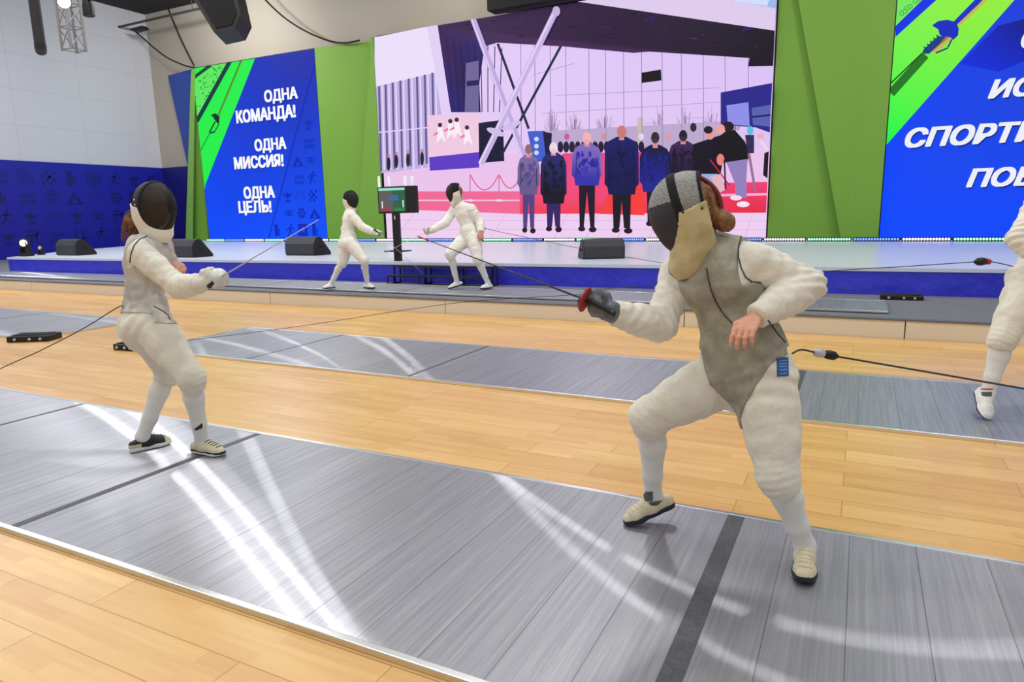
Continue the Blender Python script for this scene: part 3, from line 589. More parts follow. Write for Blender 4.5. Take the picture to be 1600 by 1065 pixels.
def piste(x0, x1, y0, y1, z, lines, label, th=.022, edge=True):
    r = empty('fencing_piste', ((x0+x1)/2, (y0+y1)/2, z), label, 'piste', 'metal fencing pistes')
    bm = bmesh.new(); uv = bm.loops.layers.uv.new('UVMap')
    vs_ = [bm.verts.new(p) for p in ((x0, y0, z), (x1, y0, z), (x1, y1, z), (x0, y1, z), (x0, y0, z+th), (x1, y0, z+th), (x1, y1, z+th), (x0, y1, z+th))]
    for q in ((0, 3, 2, 1), (4, 5, 6, 7), (0, 1, 5, 4), (1, 2, 6, 5), (2, 3, 7, 6), (3, 0, 4, 7)):
        f = bm.faces.new([vs_[i] for i in q])
        for lp in f.loops: lp[uv].uv = (lp.vert.co.y, lp.vert.co.x)
    me = bpy.data.meshes.new('deck'); bm.to_mesh(me); bm.free(); link('deck', me, PIST, r)
    e = MB(); 
    for yy in (y0-.012, y1+.012): e.box(((x0+x1)/2, yy, z+th/2+.001), (x1-x0, .03, th+.004), bev=.004)
    for xx in (x0, x1): e.box((xx, (y0+y1)/2, z+th/2+.001), (.02, y1-y0, th+.003))
    e.build('edge_trim', M['alu'], r)
    for lx, lw in lines:
        MB().box((lx, (y0+y1)/2, z+th+.0006), (lw, y1-y0-.01, .0012)).build('marking_line', LINE, r)
    return r
NZ = .0
piste(-9.2, 5.0, 1.64, 3.16, 0, [(-5.45, .035), (-3.535, .05), (-.44, .075)], 'nearest silver metal piste with dark marking lines under the two foreground fencers')
piste(-7.16, 7.0, 4.9, 6.41, 0, [(-5.57, .03), (-3.55, .03), (-.385, .06)], 'second silver metal piste behind the foreground fencers, its left end slanting into view')
piste(-20, -9.25, 4.8, 6.4, 0, [(-11.6, .03)], 'short visible end of a metal piste at the left edge of the picture')
fp = piste(-19.4, .33, 8.95, 9.94, PZ+.01, [(-6.6, .03), (-9.8, .03)], 'far metal piste on the grey platform just in front of the stage')
# ================================================================== SCULPTING: smooth distance fields meshed with surface nets
def V3(*a): return np.array(a[0] if len(a) == 1 else a, float)
def unit(v): v = np.asarray(v, float); return v/np.linalg.norm(v)
def lerp(a, b, t): return np.asarray(a, float)*(1-t)+np.asarray(b, float)*t
def vnoise(P):
    i = np.floor(P).astype(np.int64); f = P-i; f = f*f*(3-2*f); out = 0
    for dx in (0, 1):
        for dy in (0, 1):
            for dz in (0, 1):
                n = ((i[..., 0]+dx)*374761393+(i[..., 1]+dy)*668265263+(i[..., 2]+dz)*1274126177) & 0x7fffffff
                n = ((n ^ (n >> 13))*1274126177) & 0x7fffffff; n = ((n ^ (n >> 16)) & 0xffff)/65535.
                out = out + n*(f[..., 0] if dx else 1-f[..., 0])*(f[..., 1] if dy else 1-f[..., 1])*(f[..., 2] if dz else 1-f[..., 2])
    return out
def cap(a, b, ra, rb=None, ax=None, k=1.): return ('c', V3(a), V3(b), ra, ra if rb is None else rb, None if ax is None else unit(ax), k)
def ell(c, axes, radii): return ('e', V3(c), np.array([unit(a) for a in axes]), np.array(radii, float))
def chain(pts, rads, ax=None, k=1.): return [cap(pts[i], pts[i+1], rads[i], rads[i+1], ax, k) for i in range(len(pts)-1)]
def pdist(p, P):
    if p[0] == 'c':
        _, a, b, ra, rb, ax, k = p; ba = b-a; pa = P-a; h = np.clip((pa@ba)/(ba@ba+1e-12), 0, 1)
        q = pa-h[..., None]*ba
        if ax is not None:
            s = q@ax; q = q+(s*(1/k-1))[..., None]*ax
        return np.sqrt((q*q).sum(-1))-(ra+(rb-ra)*h)
    _, c, A, r = p; q = (P-c)@A.T; k0 = np.sqrt(((q/r)**2).sum(-1)); k1 = np.sqrt(((q/(r*r))**2).sum(-1))+1e-9
    return k0*(k0-1)/k1
def pbox(p):
    if p[0] == 'c':
        _, a, b, ra, rb, ax, k = p; m = max(ra, rb)*max(1, k); return np.minimum(a, b)-m, np.maximum(a, b)+m
    m = p[3].max(); return p[1]-m, p[1]+m
class SDF:
    def __init__(s, prims, vox, k=.03, infl=0., pad=.03):
        bs = [pbox(p) for p in prims]; s.v = vox
        lo = np.min([b[0] for b in bs], 0)-infl-pad; hi = np.max([b[1] for b in bs], 0)+infl+pad
        s.lo = lo; n = np.ceil((hi-lo)/vox).astype(int)+1
        s.ax = [lo[i]+np.arange(n[i])*vox for i in range(3)]
        s.D = np.full(n, .5)
        for p in prims: s.add(p, k, infl)
    def sub(s, lo, hi):
        sl = []
        for i in range(3):
            a = max(0, int(math.floor((lo[i]-s.lo[i])/s.v))); b = min(len(s.ax[i]), int(math.ceil((hi[i]-s.lo[i])/s.v))+1); sl.append(slice(a, max(a, b)))
        return tuple(sl)
    def pts(s, sl):
        return np.stack(np.meshgrid(*[s.ax[i][sl[i]] for i in range(3)], indexing='ij'), -1)
    def add(s, p, k=.03, infl=0.):
        lo, hi = pbox(p); m = k+infl+3*s.v; sl = s.sub(lo-m, hi+m)
        d = pdist(p, s.pts(sl))-infl; D = s.D[sl]
        if k > 0:
            h = np.maximum(k-np.abs(d-D), 0)/k; s.D[sl] = np.minimum(d, D)-h*h*k*.25
        else: s.D[sl] = np.minimum(d, D)
        return s
    def minus(s, p, k=.01, infl=0.):
        lo, hi = pbox(p); m = k+infl+3*s.v; sl = s.sub(lo-m, hi+m)
        d = -(pdist(p, s.pts(sl))-infl); D = s.D[sl]; h = np.maximum(k-np.abs(d-D), 0)/k
        s.D[sl] = np.maximum(d, D)+h*h*k*.25; return s
    def sample(s, P):      # the field's value at other points
        q = (P-s.lo)/s.v; n = np.array(s.D.shape)-1.001; q = np.clip(q, 0, n); i = q.astype(int); f = q-i; o = 0
        for a in (0, 1):
            for b in (0, 1):
                for c in (0, 1):
                    o = o+s.D[i[..., 0]+a, i[..., 1]+b, i[..., 2]+c]*(f[..., 0] if a else 1-f[..., 0])*(f[..., 1] if b else 1-f[..., 1])*(f[..., 2] if c else 1-f[..., 2])
        return o
    def allp(s): return s.pts((slice(None),)*3)
    def cut(s, *planes, k=.0):     # each plane (point, normal): keep the side the normal points away from
        P = s.allp()
        for p0, n in planes: s.D = np.maximum(s.D, (P-V3(p0))@unit(n))
        return s
    def keep(s, fn): s.D = np.maximum(s.D, fn(s.allp())); return s
    def rough(s, amp, freq, seed=0., stretch=None, ridge=False):
        m = np.abs(s.D) < .04; P = s.allp()[m]; Q = P*freq+seed
        if stretch is not None: Q = Q+(P@unit(stretch[0]))[:, None]*unit(stretch[0])*freq*(stretch[1]-1)
        n = vnoise(Q)+.5*vnoise(Q*2.1+7)
        if ridge: n = 1.5*np.abs(2*(n/1.5)-1)
        s.D[m] += amp*(n-.75); return s
    def folds(s, c, rad, amp, ax, wl, wob=.6):   # creases around a bent joint or cuff
        c = V3(c); sl = s.sub(c-rad*2, c+rad*2); P = s.pts(sl); w_ = np.exp(-((P-c)**2).sum(-1)/(rad*rad))
        ph = ((P-c)@unit(ax))/wl*2*math.pi+wob*11*vnoise(P*7); w_ = w_*(.35+1.1*vnoise(P*12+3))
        s.D[sl] += amp*w_*np.sin(ph); return s
    def mesh(s, smooth=2):
        D = s.D; D[0] = D[-1] = .1; D[:, 0] = D[:, -1] = .1; D[:, :, 0] = D[:, :, -1] = .1
        S = D < 0; nx, ny, nz = D.shape
        g = lambda A, o: A[o[0]:nx-1+o[0], o[1]:ny-1+o[1], o[2]:nz-1+o[2]]
        cnt = sum(g(S, (a, b, c)).astype(np.int8) for a in (0, 1) for b in (0, 1) for c in (0, 1))
        act = (cnt > 0) & (cnt < 8); I = np.argwhere(act); idx = np.full(act.shape, -1, np.int64); idx[act] = np.arange(len(I))
        acc = np.zeros((len(I), 3)); num = np.zeros(len(I))
        for ax in range(3):
            e = np.eye(3, dtype=int)[ax]; o1, o2 = [i for i in range(3) if i != ax]
            for a in (0, 1):
                for b in (0, 1):
                    off = np.zeros(3, int); off[o1] = a; off[o2] = b
                    A = D[tuple((I+off).T)]; B = D[tuple((I+off+e).T)]; m = (A < 0) != (B < 0)
                    t = np.where(m, A/np.where(m, A-B, 1), 0); acc += (off+t[:, None]*e)*m[:, None]; num += m
        V = (I+acc/num[:, None])*s.v+s.lo; F = []
        for ax in range(3):
            o1, o2 = (ax+1) % 3, (ax+2) % 3
            a = [slice(1, -1)]*3; a[ax] = slice(0, -1); b = [slice(1, -1)]*3; b[ax] = slice(1, None)
            ch = S[tuple(a)] != S[tuple(b)]; J = np.argwhere(ch); fl = S[tuple(a)][ch]
            base = J.copy(); 
            for q in (o1, o2): base[:, q] += 1
            e1 = np.eye(3, dtype=int)[o1]; e2 = np.eye(3, dtype=int)[o2]
            q = np.stack([idx[tuple((base-e1-e2).T)], idx[tuple((base-e2).T)], idx[tuple(base.T)], idx[tuple((base-e1).T)]], 1)
            q = np.where(fl[:, None], q, q[:, ::-1]); F.append(q)
        F = np.concatenate(F)
        for _ in range(smooth):
            s_ = np.zeros_like(V); c_ = np.zeros(len(V))
            for a, b in ((0, 1), (1, 2), (2, 3), (3, 0)):
                for u, v in ((F[:, a], F[:, b]), (F[:, b], F[:, a])):
                    for d in range(3): s_[:, d] += np.bincount(u, V[v, d], len(V))
                    c_ += np.bincount(u, minlength=len(V))
            V = V*.45+.55*s_/np.maximum(c_, 1)[:, None]
        return V, F
def mk(name, VF, mats, parent, matfn=None):
    if not isinstance(VF, list): VF = [VF]
    off = 0; Vs = []; Fs = []
    for V, F in VF: Vs.append(V); Fs.append(F+off); off += len(V)
    V = np.concatenate(Vs); F = np.concatenate(Fs)
    me = bpy.data.meshes.new(name); me.vertices.add(len(V)); me.vertices.foreach_set('co', V.ravel())
    me.loops.add(F.size); me.loops.foreach_set('vertex_index', F.ravel().astype(np.int32))
    me.polygons.add(len(F)); me.polygons.foreach_set('loop_start', np.arange(0, F.size, 4, dtype=np.int32))
    if matfn is not None: me.polygons.foreach_set('material_index', matfn(V[F].mean(1)).astype(np.int32))
    me.update(calc_edges=True); me.validate()
    me.polygons.foreach_set('use_smooth', [True]*len(me.polygons))
    o = bpy.data.objects.new(name, me); COL.objects.link(o)
    for m in (mats if isinstance(mats, (list, tuple)) else [mats]): me.materials.append(m)
    o.parent = parent; me.transform(Matrix.Translation(parent.matrix_basis.translation).inverted() if parent.parent is None else (parent.parent.matrix_basis @ parent.matrix_basis).inverted())
    return o
def bvh(VFs):
    off = 0; Vs = []; Fs = []
    for V, F in VFs: Vs.append(V); Fs.append(F+off); off += len(V)
    return BVHTree.FromPolygons(np.concatenate(Vs).tolist(), np.concatenate(Fs).tolist())
def hit(tree, x, y):      # the point of a built surface seen at a photo pixel
    r = ray(x, y); q = tree.ray_cast(Vector(CAMP), Vector(r).normalized())
    return (None, None) if q[0] is None else (np.array(q[0]), np.array(q[1]))
def seam(tree, pts, rad, name, m, parent, n=14, lift=.001):
    out = []
    for (x0, y0), (x1, y1) in zip(pts, pts[1:]):
        for i in range(n):
            p, nn = hit(tree, x0+(x1-x0)*i/n, y0+(y1-y0)*i/n)
            if p is not None and (not out or np.linalg.norm(p-out[-1]) < .12): out.append(p+nn*lift)
    if len(out) > 2: return MB().tube(out, rad, 6).build(name, m, parent, True)
def patch(tree, quad, name, m, parent, nu=6, nv=6, lift=.003):   # a cloth patch lying on a surface
    bm = bmesh.new(); G = []
    for j in range(nv+1):
        row = []
        for i in range(nu+1):
            u, v = i/nu, j/nv; p = (1-u)*(1-v)*V3(*quad[0])+u*(1-v)*V3(*quad[1])+u*v*V3(*quad[2])+(1-u)*v*V3(*quad[3])
            h, nn = hit(tree, p[0], p[1]); row.append(None if h is None else bm.verts.new(h+nn*lift))
        G.append(row)
    for j in range(nv):
        for i in range(nu):
            q = (G[j][i], G[j][i+1], G[j+1][i+1], G[j+1][i])
            if all(q): bm.faces.new(q)
    me = bpy.data.meshes.new(name); bm.to_mesh(me); bm.free(); return link(name, me, m, parent, True)
# ---------------------------------------------------------------- bodies
def hand(wr, d, n, s=1., curl=.5, side=1, spread=.12, thumb=.5, fist=False):
    """round-cone fingers on a palm. d: wrist to knuckles, n: out of the back of the hand, side: +1/-1 where the thumb lies"""
    d = unit(d); n = unit(n-d*(n@d)); t = np.cross(d, n)*side; pr = []
    L = .085*s; kn = wr+d*L
    pr += [cap(wr-d*.03*s, wr+d*.02*s, .026*s, .027*s, n, .75), ]
    for i, o in enumerate((.030, .010, -.010, -.029)):
        pr.append(cap(wr+d*.01*s+t*o*.55*s, kn+t*o*s-d*.004*s*(i > 1)*i, .017*s, .0125*s, n, .85))
    tips = []
    for i, (o, l) in enumerate(((.031, .070), (.010, .079), (-.011, .073), (-.031, .058))):
        c = curl*(1+.10*i); p = kn+t*o*s-d*.004*s*max(0, i-1); dirv = unit(d+t*spread*(o/.03)*.8)
        ang_ = [c*.75, c*1.0, c*.7]; r = [.0105, .0092, .0082, .0068]; a = 0; ls_ = [.45, .31, .24]
        for j in range(3):
            a += ang_[j]; v = dirv*math.cos(a)-n*math.sin(a); q = p+v*l*ls_[j]*s
            pr.append(cap(p, q, r[j]*s*(.88 if i == 3 else 1), r[j+1]*s*(.88 if i == 3 else 1))); p = q
        tips.append(p)
    b = wr+d*.022*s+t*.024*s; td = unit(t*.8+d*.75-n*.35*thumb)
    m1 = b+td*.04*s; td2 = unit(d*.9+t*.2*(1-thumb)-n*.9*thumb-t*.35*thumb); m2 = m1+td2*.03*s; m3 = m2+unit(td2-n*.3*thumb)*.024*s
    pr += [cap(b, m1, .0165*s, .0125*s), cap(m1, m2, .0118*s, .0102*s), cap(m2, m3, .01*s, .0075*s)]
    return pr
def handmesh(pr, vox=.0032): return SDF(pr, vox, .006, 0, .012).mesh(1)
def headprims(c, F, U, s=1.):
    S = np.cross(F, U)
    p = [ell(c+U*.025*s-F*.012*s, (F, S, U), (.098*s, .076*s, .098*s)), ell(c-U*.035*s+F*.025*s, (F, S, U), (.07*s, .062*s, .085*s)),
         ell(c-U*.09*s+F*.062*s, (F, S, U), (.026*s, .03*s, .022*s)),
         cap(c+U*.02*s+F*.088*s, c-U*.022*s+F*.112*s, .009*s, .014*s), ell(c-U*.028*s+F*.102*s, (F, S, U), (.014*s, .019*s, .011*s)),
         cap(c-U*.058*s+F*.089*s+S*.018*s, c-U*.058*s+F*.089*s-S*.018*s, .008*s), cap(c-U*.068*s+F*.087*s+S*.014*s, c-U*.068*s+F*.087*s-S*.014*s, .0085*s),
         cap(c+U*.03*s+F*.083*s+S*.03*s, c+U*.03*s+F*.083*s-S*.03*s, .011*s)]
    for q in (1, -1): p += [ell(c-U*.01*s-F*.008*s+S*q*.077*s, (F, S, U), (.02*s, .009*s, .032*s))]
    return p
def headmesh(c, F, U, s=1., vox=.004):
    f = SDF(headprims(c, F, U, s), vox, .016, 0, .02); S = np.cross(F, U)
    for q in (1, -1): f.minus(ell(c+U*.008*s+F*.098*s+S*q*.031*s, (F, S, U), (.018*s, .019*s, .014*s)), .012)
    for q in (1, -1): f.add(ell(c+U*.008*s+F*.078*s+S*q*.031*s, (F, S, U), (.012*s, .013*s, .011*s)), .002)
    return f.mesh(1)
def shoe(parent, ank, f, u, s, up_m, sole_m, trim_m, toe_m=None, vox=.005, laces=True, roll=0., mid_m=None):
    """ank: ankle joint; f: heel to toe; u: up through the ankle"""
    f = unit(f); u = unit(u-f*(u@f)); r = np.cross(f, u); H = .082*s; h0 = ank-u*H
    hl = h0-f*.055*s; to = h0+f*.178*s
    P = [cap(hl+u*.038*s, h0+f*.03*s+u*.045*s, .034*s, .038*s, r, .95), cap(h0+f*.0*s+u*.05*s, ank+u*.012*s, .036*s, .036*s, r, .9),
         cap(h0+f*.03*s+u*.042*s, h0+f*.115*s+u*.03*s, .040*s, .033*s, r, 1.08), cap(h0+f*.115*s+u*.028*s, to-f*.03*s+u*.025*s, .034*s, .027*s, r, 1.25),
         cap(ank+f*.02*s-u*.01*s, h0+f*.10*s+u*.045*s, .028*s, .022*s, r, .9)]
    x = SDF(P, vox, .022, 0, .02); x.cut((h0+u*.012*s, -u), (ank+u*.018*s, u*1.+(-f)*.25)); x.minus(cap(ank-u*.01*s, ank+u*.1*s, .028*s, .03*s), .004)
    x.rough(.0018, 60, 1); VF = x.mesh(1)
    def mf(c):
        l = (c-h0)@f; h = (c-h0)@u; o = np.zeros(len(c))
        if toe_m is not None: o = np.where((l > .128*s) | ((l < -.02*s) & (h < .05*s)), 1, o)
        return o
    up = mk('shoe', VF, [up_m, toe_m or up_m], parent, mf)
    Q = [cap(hl+u*.012*s+f*.004*s, h0+f*.03*s+u*.014*s, .036*s, .036*s, r, 1.), cap(h0+f*.02*s+u*.013*s, h0+f*.11*s+u*.013*s, .034*s, .042*s, r, 1.05), cap(h0+f*.1*s+u*.013*s, to-f*.035*s+u*.013*s, .043*s, .036*s, r, 1.08)]
    y = SDF(Q, vox, .02, 0, .02); y.keep(lambda p: np.abs((p-h0)@u-(.014+.012*np.clip(((p-h0)@f/s-.10)/.09, 0, 1)**2)*s)-.013*s)
    mk('sole', y.mesh(1), [sole_m, mid_m or sole_m], up, lambda c: (((c-h0)@u > .016*s)).astype(int))
    if laces:
        mb = MB(); tr = bvh([VF])
        for i in range(5):
            pt = []
            for e in (-1, -.5, 0, .5, 1):
                o_ = h0+f*(.052+.021*i)*s+r*e*.024*s+f*.006*s*(1-abs(e)); q_ = tr.ray_cast(Vector(o_+u*.3), Vector(-u))
                if q_[0] is not None: pt.append(np.array(q_[0])+u*.0012)
            if len(pt) > 2: mb.tube(pt, .0032*s, 6)
        mb.build('laces', trim_m, up, True)
    return bvh([VF])
def fencer(spec):
    g = spec; s = g.get('s', 1.); vox = g.get('vox', .0075); J = {k: V3(v) for k, v in g['J'].items()}
    gz = g.get('ground', 0.)
    root = empty('fencer', ((J['anA'][0]+J['anB'][0])/2, (J['anA'][1]+J['anB'][1])/2, gz), g['label'], 'person')
    F = unit(g['F']); U = unit(np.asarray(g['U'], float)-F*(F@np.asarray(g['U'], float))); S = np.cross(F, U)
    pel, wai, che, nk, hd = J['pel'], J['wai'], J['che'], J['nk'], J['hd']
    up = unit(che-pel); sd = unit(J['shA']-J['shB']); sd = unit(sd-up*(sd@up)*.6)
    fw = np.cross(up, sd); 
    hs = unit(J['hipA']-J['hipB']); hf = np.cross(unit(wai-pel), hs)
    face = unit(g['F'])
    if fw@face < 0: fw = -fw
    if hf@face < 0: hf = -hf
    wf = unit(fw+hf); tw = g.get('girth', 1.)*s
    uch = lerp(che, nk, .55)
    torso = [cap(pel-up*.05*s, pel+up*.05*s, .155*tw, .148*tw, hf, .74), cap(pel+up*.05*s, wai, .146*tw, .122*tw, wf, .74), cap(wai, che, .122*tw, .146*tw, fw, .70), cap(che, uch, .146*tw, .10*tw, fw, .72),
             cap(uch, nk, .08*s, .058*s)]
    for q in ('A', 'B'): torso += [cap(uch+(J['sh'+q]-uch)*.25, J['sh'+q], .085*s, .058*s, fw, .95), cap(lerp(che, pel, .05)+(J['sh'+q]-uch)*.3, J['sh'+q], .085*s, .055*s)]
    if g.get('bust', 0):
        for q in (1, -1): torso.append(ell(che+fw*.075*s+sd*q*.065*s-up*.005*s, (fw, sd, up), (.06*s, .062*s, .06*s)))
    for q in ('A', 'B'): torso.append(ell(lerp(pel, J['hip'+q], .6)-hf*.055*s-up*.03*s, (hf, hs, up), (.085*s, .085*s, .09*s)))
    arm = {}; leg = {}; shin = {}
    for q in ('A', 'B'):
        a, b, c = J['sh'+q], J['el'+q], J['wr'+q]
        arm[q] = [cap(a, lerp(a, b, .4), .056*s, .051*s), cap(lerp(a, b, .4), b, .051*s, .040*s), cap(b, lerp(b, c, .3), .040*s, .043*s), cap(lerp(b, c, .3), c, .043*s, .028*s)]
        a, b, c = J['hip'+q], J['kn'+q], J['an'+q]; kf = unit(np.cross(np.cross(b-a, c-b), c-a)) if np.linalg.norm(np.cross(b-a, c-b)) > 1e-4 else hf
        bk = unit(lerp(a, c, .5)-b) if np.linalg.norm(lerp(a, c, .5)-b) > .01 else -hf
        leg[q] = [cap(a, lerp(a, b, .35), .093*s, .085*s), cap(lerp(a, b, .35), b, .085*s, .055*s)]
        shin[q] = [cap(b, lerp(b, c, .3)+bk*.014*s, .054*s, .055*s), cap(lerp(b, c, .3)+bk*.014*s, lerp(b, c, .7), .055*s, .040*s), cap(lerp(b, c, .7), c, .040*s, .034*s)]
    # ---- body: one continuous figure under the clothes, with face and hands
    nb = [cap(nk-up*.03*s, hd-U*.05*s-F*.02*s, .054*s, .052*s)]
    feet = []
    for q in ('A', 'B'):
        f = unit(g['toe'+q]); u = unit(g.get('up'+q, (0, 0, 1))); u = unit(u-f*(u@f)); h0 = J['an'+q]-u*.06*s
        feet += [cap(J['an'+q], h0+f*.02*s, .03*s, .03*s), cap(h0+f*.0*s, h0+f*.12*s, .03*s, .022*s)]
    bd = SDF(torso+arm['A']+arm['B']+leg['A']+leg['B']+shin['A']+shin['B']+nb+feet+[ell(hd, (F, S, U), (.085*s, .07*s, .1*s))], max(vox, .009), .03, -.008)
    parts = [bd.mesh(2), headmesh(hd, F, U, s, .0045 if vox < .009 else .007)]
    hv = .0033 if vox < .009 else .005
    gl = []
    for q in ('A', 'B'):
        h = g['hand'+q]; pr = hand(J['wr'+q], V3(h['d']), V3(h['n']), s*h.get('s', 1.), h.get('curl', .5), h.get('side', 1), h.get('spread', .12), h.get('thumb', .5))
        if h.get('glove'): gl.append((q, pr)); parts.append(handmesh(pr, hv+.001))
        else: parts.append(handmesh(pr, hv))
    mk('body', parts, M['skin'], root)
    out = {'root': root, 'J': J, 'F': F, 'U': U, 'S': S, 'fw': fw, 'sd': sd, 'up': up, 'hf': hf, 'hs': hs}
    fine = vox < .009
    # ---- jacket
    jk = SDF(torso+arm['A']+arm['B'], vox, .028, .014*s)
    for q in ('A', 'B'):
        a, b, c = J['sh'+q], J['el'+q], J['wr'+q]
        for p in (cap(lerp(a, b, .15), b, .066*s, .058*s), cap(b, lerp(b, c, .5), .058*s, .052*s), cap(lerp(b, c, .5), lerp(b, c, .93), .052*s, .044*s)): jk.add(p, .03, 0)
        axu = unit(b-a); axl = unit(c-b)
        jk.folds(b, .10*s, .0095*s, axu+axl, .038*s); jk.folds(lerp(a, b, .35), .10*s, .0065*s, axu+sd*.5, .052*s); jk.folds(lerp(b, c, .6), .08*s, .0055*s, axl+up*.5, .042*s)
        jk.cut((c+axl*(.012 if not g['hand'+q].get('glove') else -.0)*s, axl)) if False else None
    jk.rough(.012*s, 9, 3.3, (up, .5)); jk.rough(.008*s, 17, 5.1, (sd, .6), True); jk.rough(.004*s, 30, 1.7)
    jk0 = SDF.__new__(SDF); jk0.lo, jk0.v, jk0.D = jk.lo, jk.v, jk.D.copy()
    P = jk.allp(); tq = np.full(jk.D.shape, -1.)
    for q in ('A', 'B'):
        b, c = J['el'+q], J['wr'+q]; axl = unit(c-b); near = (np.linalg.norm(P-c, axis=-1) < .11*s)
        tq = np.maximum(tq, np.where(near, (P-(c-axl*.004*s))@axl, -1.))
    zlow = (P-(pel-up*g.get('hem', .0)*s))@(-up)
    armm = np.full(jk.D.shape, 1e3)
    for q in ('A', 'B'):
        for p in arm[q][1:]: armm = np.minimum(armm, pdist(p, P))
    jk.D = np.maximum(jk.D, tq); jk.D = np.maximum(jk.D, np.where(armm < .035*s, -1., zlow)); jk.D = np.maximum(jk.D, (P-(nk+unit(hd-nk)*.035*s))@unit(hd-nk))
    jVF = jk.mesh(2); mk('jacket', jVF, M[g.get('jm', 'jacket')], root); out['jacket'] = bvh([jVF])
    # ---- breeches
    br = SDF(torso[:2]+torso[-2:]+leg['A']+leg['B']+[cap(J['kn'+q], lerp(J['kn'+q], J['an'+q], .16), .054*s, .052*s) for q in ('A', 'B')], vox, .035, .020*s)
    for q in ('A', 'B'):
        a, b = J['hip'+q], J['kn'+q]; c = J['an'+q]; ax = unit(b-a)
        tk = g.get('thigh', 1.)*s; br.add(cap(lerp(a, b, .05), lerp(a, b, .6), .112*tk, .098*tk), .03); br.add(cap(lerp(a, b, .6), b, .098*tk, .072*tk), .02)
        br.folds(a-ax*.01, .13*s, .010*s, ax+up*.3, .065*s); br.folds(lerp(b, c, .05), .085*s, .0065*s, unit(b-a)+unit(c-b), .033*s); br.folds(lerp(a, b, .6), .1*s, .0045*s, ax+hf*.8, .07*s)
    br.rough(.012*s, 8, 9.1); br.rough(.007*s, 15, 2.1, (up, .5), True); br.rough(.0035*s, 26, 4.7)
    br0 = SDF.__new__(SDF); br0.lo, br0.v, br0.D = br.lo, br.v, br.D.copy()
    P = br.allp(); tq = (P-(wai-(wai-pel)*.10))@up
    for q in ('A', 'B'):
        b, c = J['kn'+q], J['an'+q]; ax = unit(c-b); tq = np.maximum(tq, np.where(np.linalg.norm(P-lerp(b, c, .2), axis=-1) < .17*s, (P-lerp(b, c, .17))@ax, -1.))
    br.D = np.maximum(br.D, tq); bVF = br.mesh(2); mk('breeches', bVF, M[g.get('bm', 'breech')], root); out['breeches'] = bvh([bVF])
    # ---- socks and shoes
    for q in ('A', 'B'):
        b, c = J['kn'+q], J['an'+q]; ax = unit(c-b); u = unit(g.get('up'+q, (0, 0, 1)))
        sk_ = SDF([cap(lerp(b, c, .02), b, .05*s)]+shin[q]+[cap(c, c-u*.035*s+unit(g['toe'+q])*.03*s, .034*s, .03*s)], vox*.8, .02, .006*s).rough(.002, 30, 2)
        sVF = sk_.mesh(1); mk('sock', sVF, M['sock'], root); out['sock'+q] = bvh([sVF])
        sp = g.get('shoe'+q, g.get('shoe')); out['shoe'+q] = shoe(root, c, V3(g['toe'+q]), V3(g.get('up'+q, (0, 0, 1))), s, *[M[k] if k else None for k in sp[:4]], vox=.0048 if fine else .007, laces=fine, mid_m=M[sp[4]] if len(sp) > 4 else None)
    # ---- glove on the weapon hand
    for q, pr in gl:
        c = J['wr'+q]; axl = unit(c-J['el'+q]); n = V3(g['hand'+q]['n'])
        x = SDF(pr+[cap(c-axl*.075*s, c+axl*.02*s, .047*s, .036*s)], .004 if fine else .006, .012, .005*s); x.rough(.003, 45, 5)
        if fine: x.folds(c+axl*.03*s, .05*s, .0025*s, axl, .02*s)
        mk('glove', x.mesh(1), M[g.get('gm', 'glovewhite')], root); out['glove'] = bvh([x.mesh(1)])
    # ---- vest
    if g.get('vest'):
        vt = SDF(torso[:5]+[cap(uch+(J['sh'+q]-uch)*.25, J['sh'+q], .085*s, .060*s, fw, .95) for q in ('A', 'B')]+torso[5:]+[cap(lerp(J['hip'+q], J['kn'+q], .0), lerp(J['hip'+q], J['kn'+q], .35), (.094)*s, (.088)*s) for q in ('A', 'B')], vox, .03, .026*s)
        vt.rough(.012*s, 9, 3.3, (up, .5)); vt.rough(.008*s, 17, 5.1, (sd, .6), True); vt.rough(.004*s, 26, 2.2); vt.folds(lerp(wai, pel, .25), .13*s, .007*s, up+sd*.35, .06*s)
        P = vt.allp(); hh_ = (P-pel)@up; vt.D = np.minimum(vt.D, np.where(hh_ < .16*s, br0.sample(P)-.008*s, .5))
        ad = np.full(vt.D.shape, 9.)
        for q in ('A', 'B'):
            for p in arm[q]: ad = np.minimum(ad, pdist(p, P))
        vt.D = np.minimum(vt.D, np.where(ad > .055*s, jk0.sample(P)-.007*s, .5))
        for q in ('A', 'B'):
            n = sd*(1 if q == 'A' else -1); vt.D = np.maximum(vt.D, np.minimum((P-(J['sh'+q]-n*.004*s))@n, (P-J['sh'+q])@up+.085*s))
            dn = unit(J['el'+q]-J['sh'+q]); a0 = J['sh'+q]+dn*.02*s
            vt.minus(cap(J['sh'+q]+dn*.05*s+n*.02*s, J['sh'+q]+dn*.085*s+n*.04*s, .074*s, .07*s), .012)
        vt.D = np.maximum(vt.D, (P-(nk+unit(hd-nk)*g.get('collar', .025)*s))@unit(hd-nk))
        lat = (P-pel)@hs; ht = (P-pel)@up; fr_ = (P-pel)@hf
        hemf = g['vest'](lat, ht, fr_)
        vt.D = np.maximum(vt.D, hemf); vVF = vt.mesh(2); mk('lame_vest', vVF, M[g['vm']], root); out['vest'] = bvh([vVF])
        out['all'] = bvh([vVF, jVF, bVF])
    else: out['all'] = bvh([jVF, bVF])
    # ---- mask
    c = hd+F*.015*s-U*.005*s; m = g['mask']; ms = s*m.get('s', 1.); mv = .0045 if fine else .0065
    loc = lambda P: ((P-c)@F/ms, (P-c)@S/ms, (P-c)@U/ms)
    dome = [ell(c+F*.005*ms+U*.0*ms, (F, S, U), (.140*ms, .112*ms, .158*ms)), ell(c+F*.035*ms-U*.085*ms, (F, S, U), (.075*ms, .072*ms, .085*ms))]
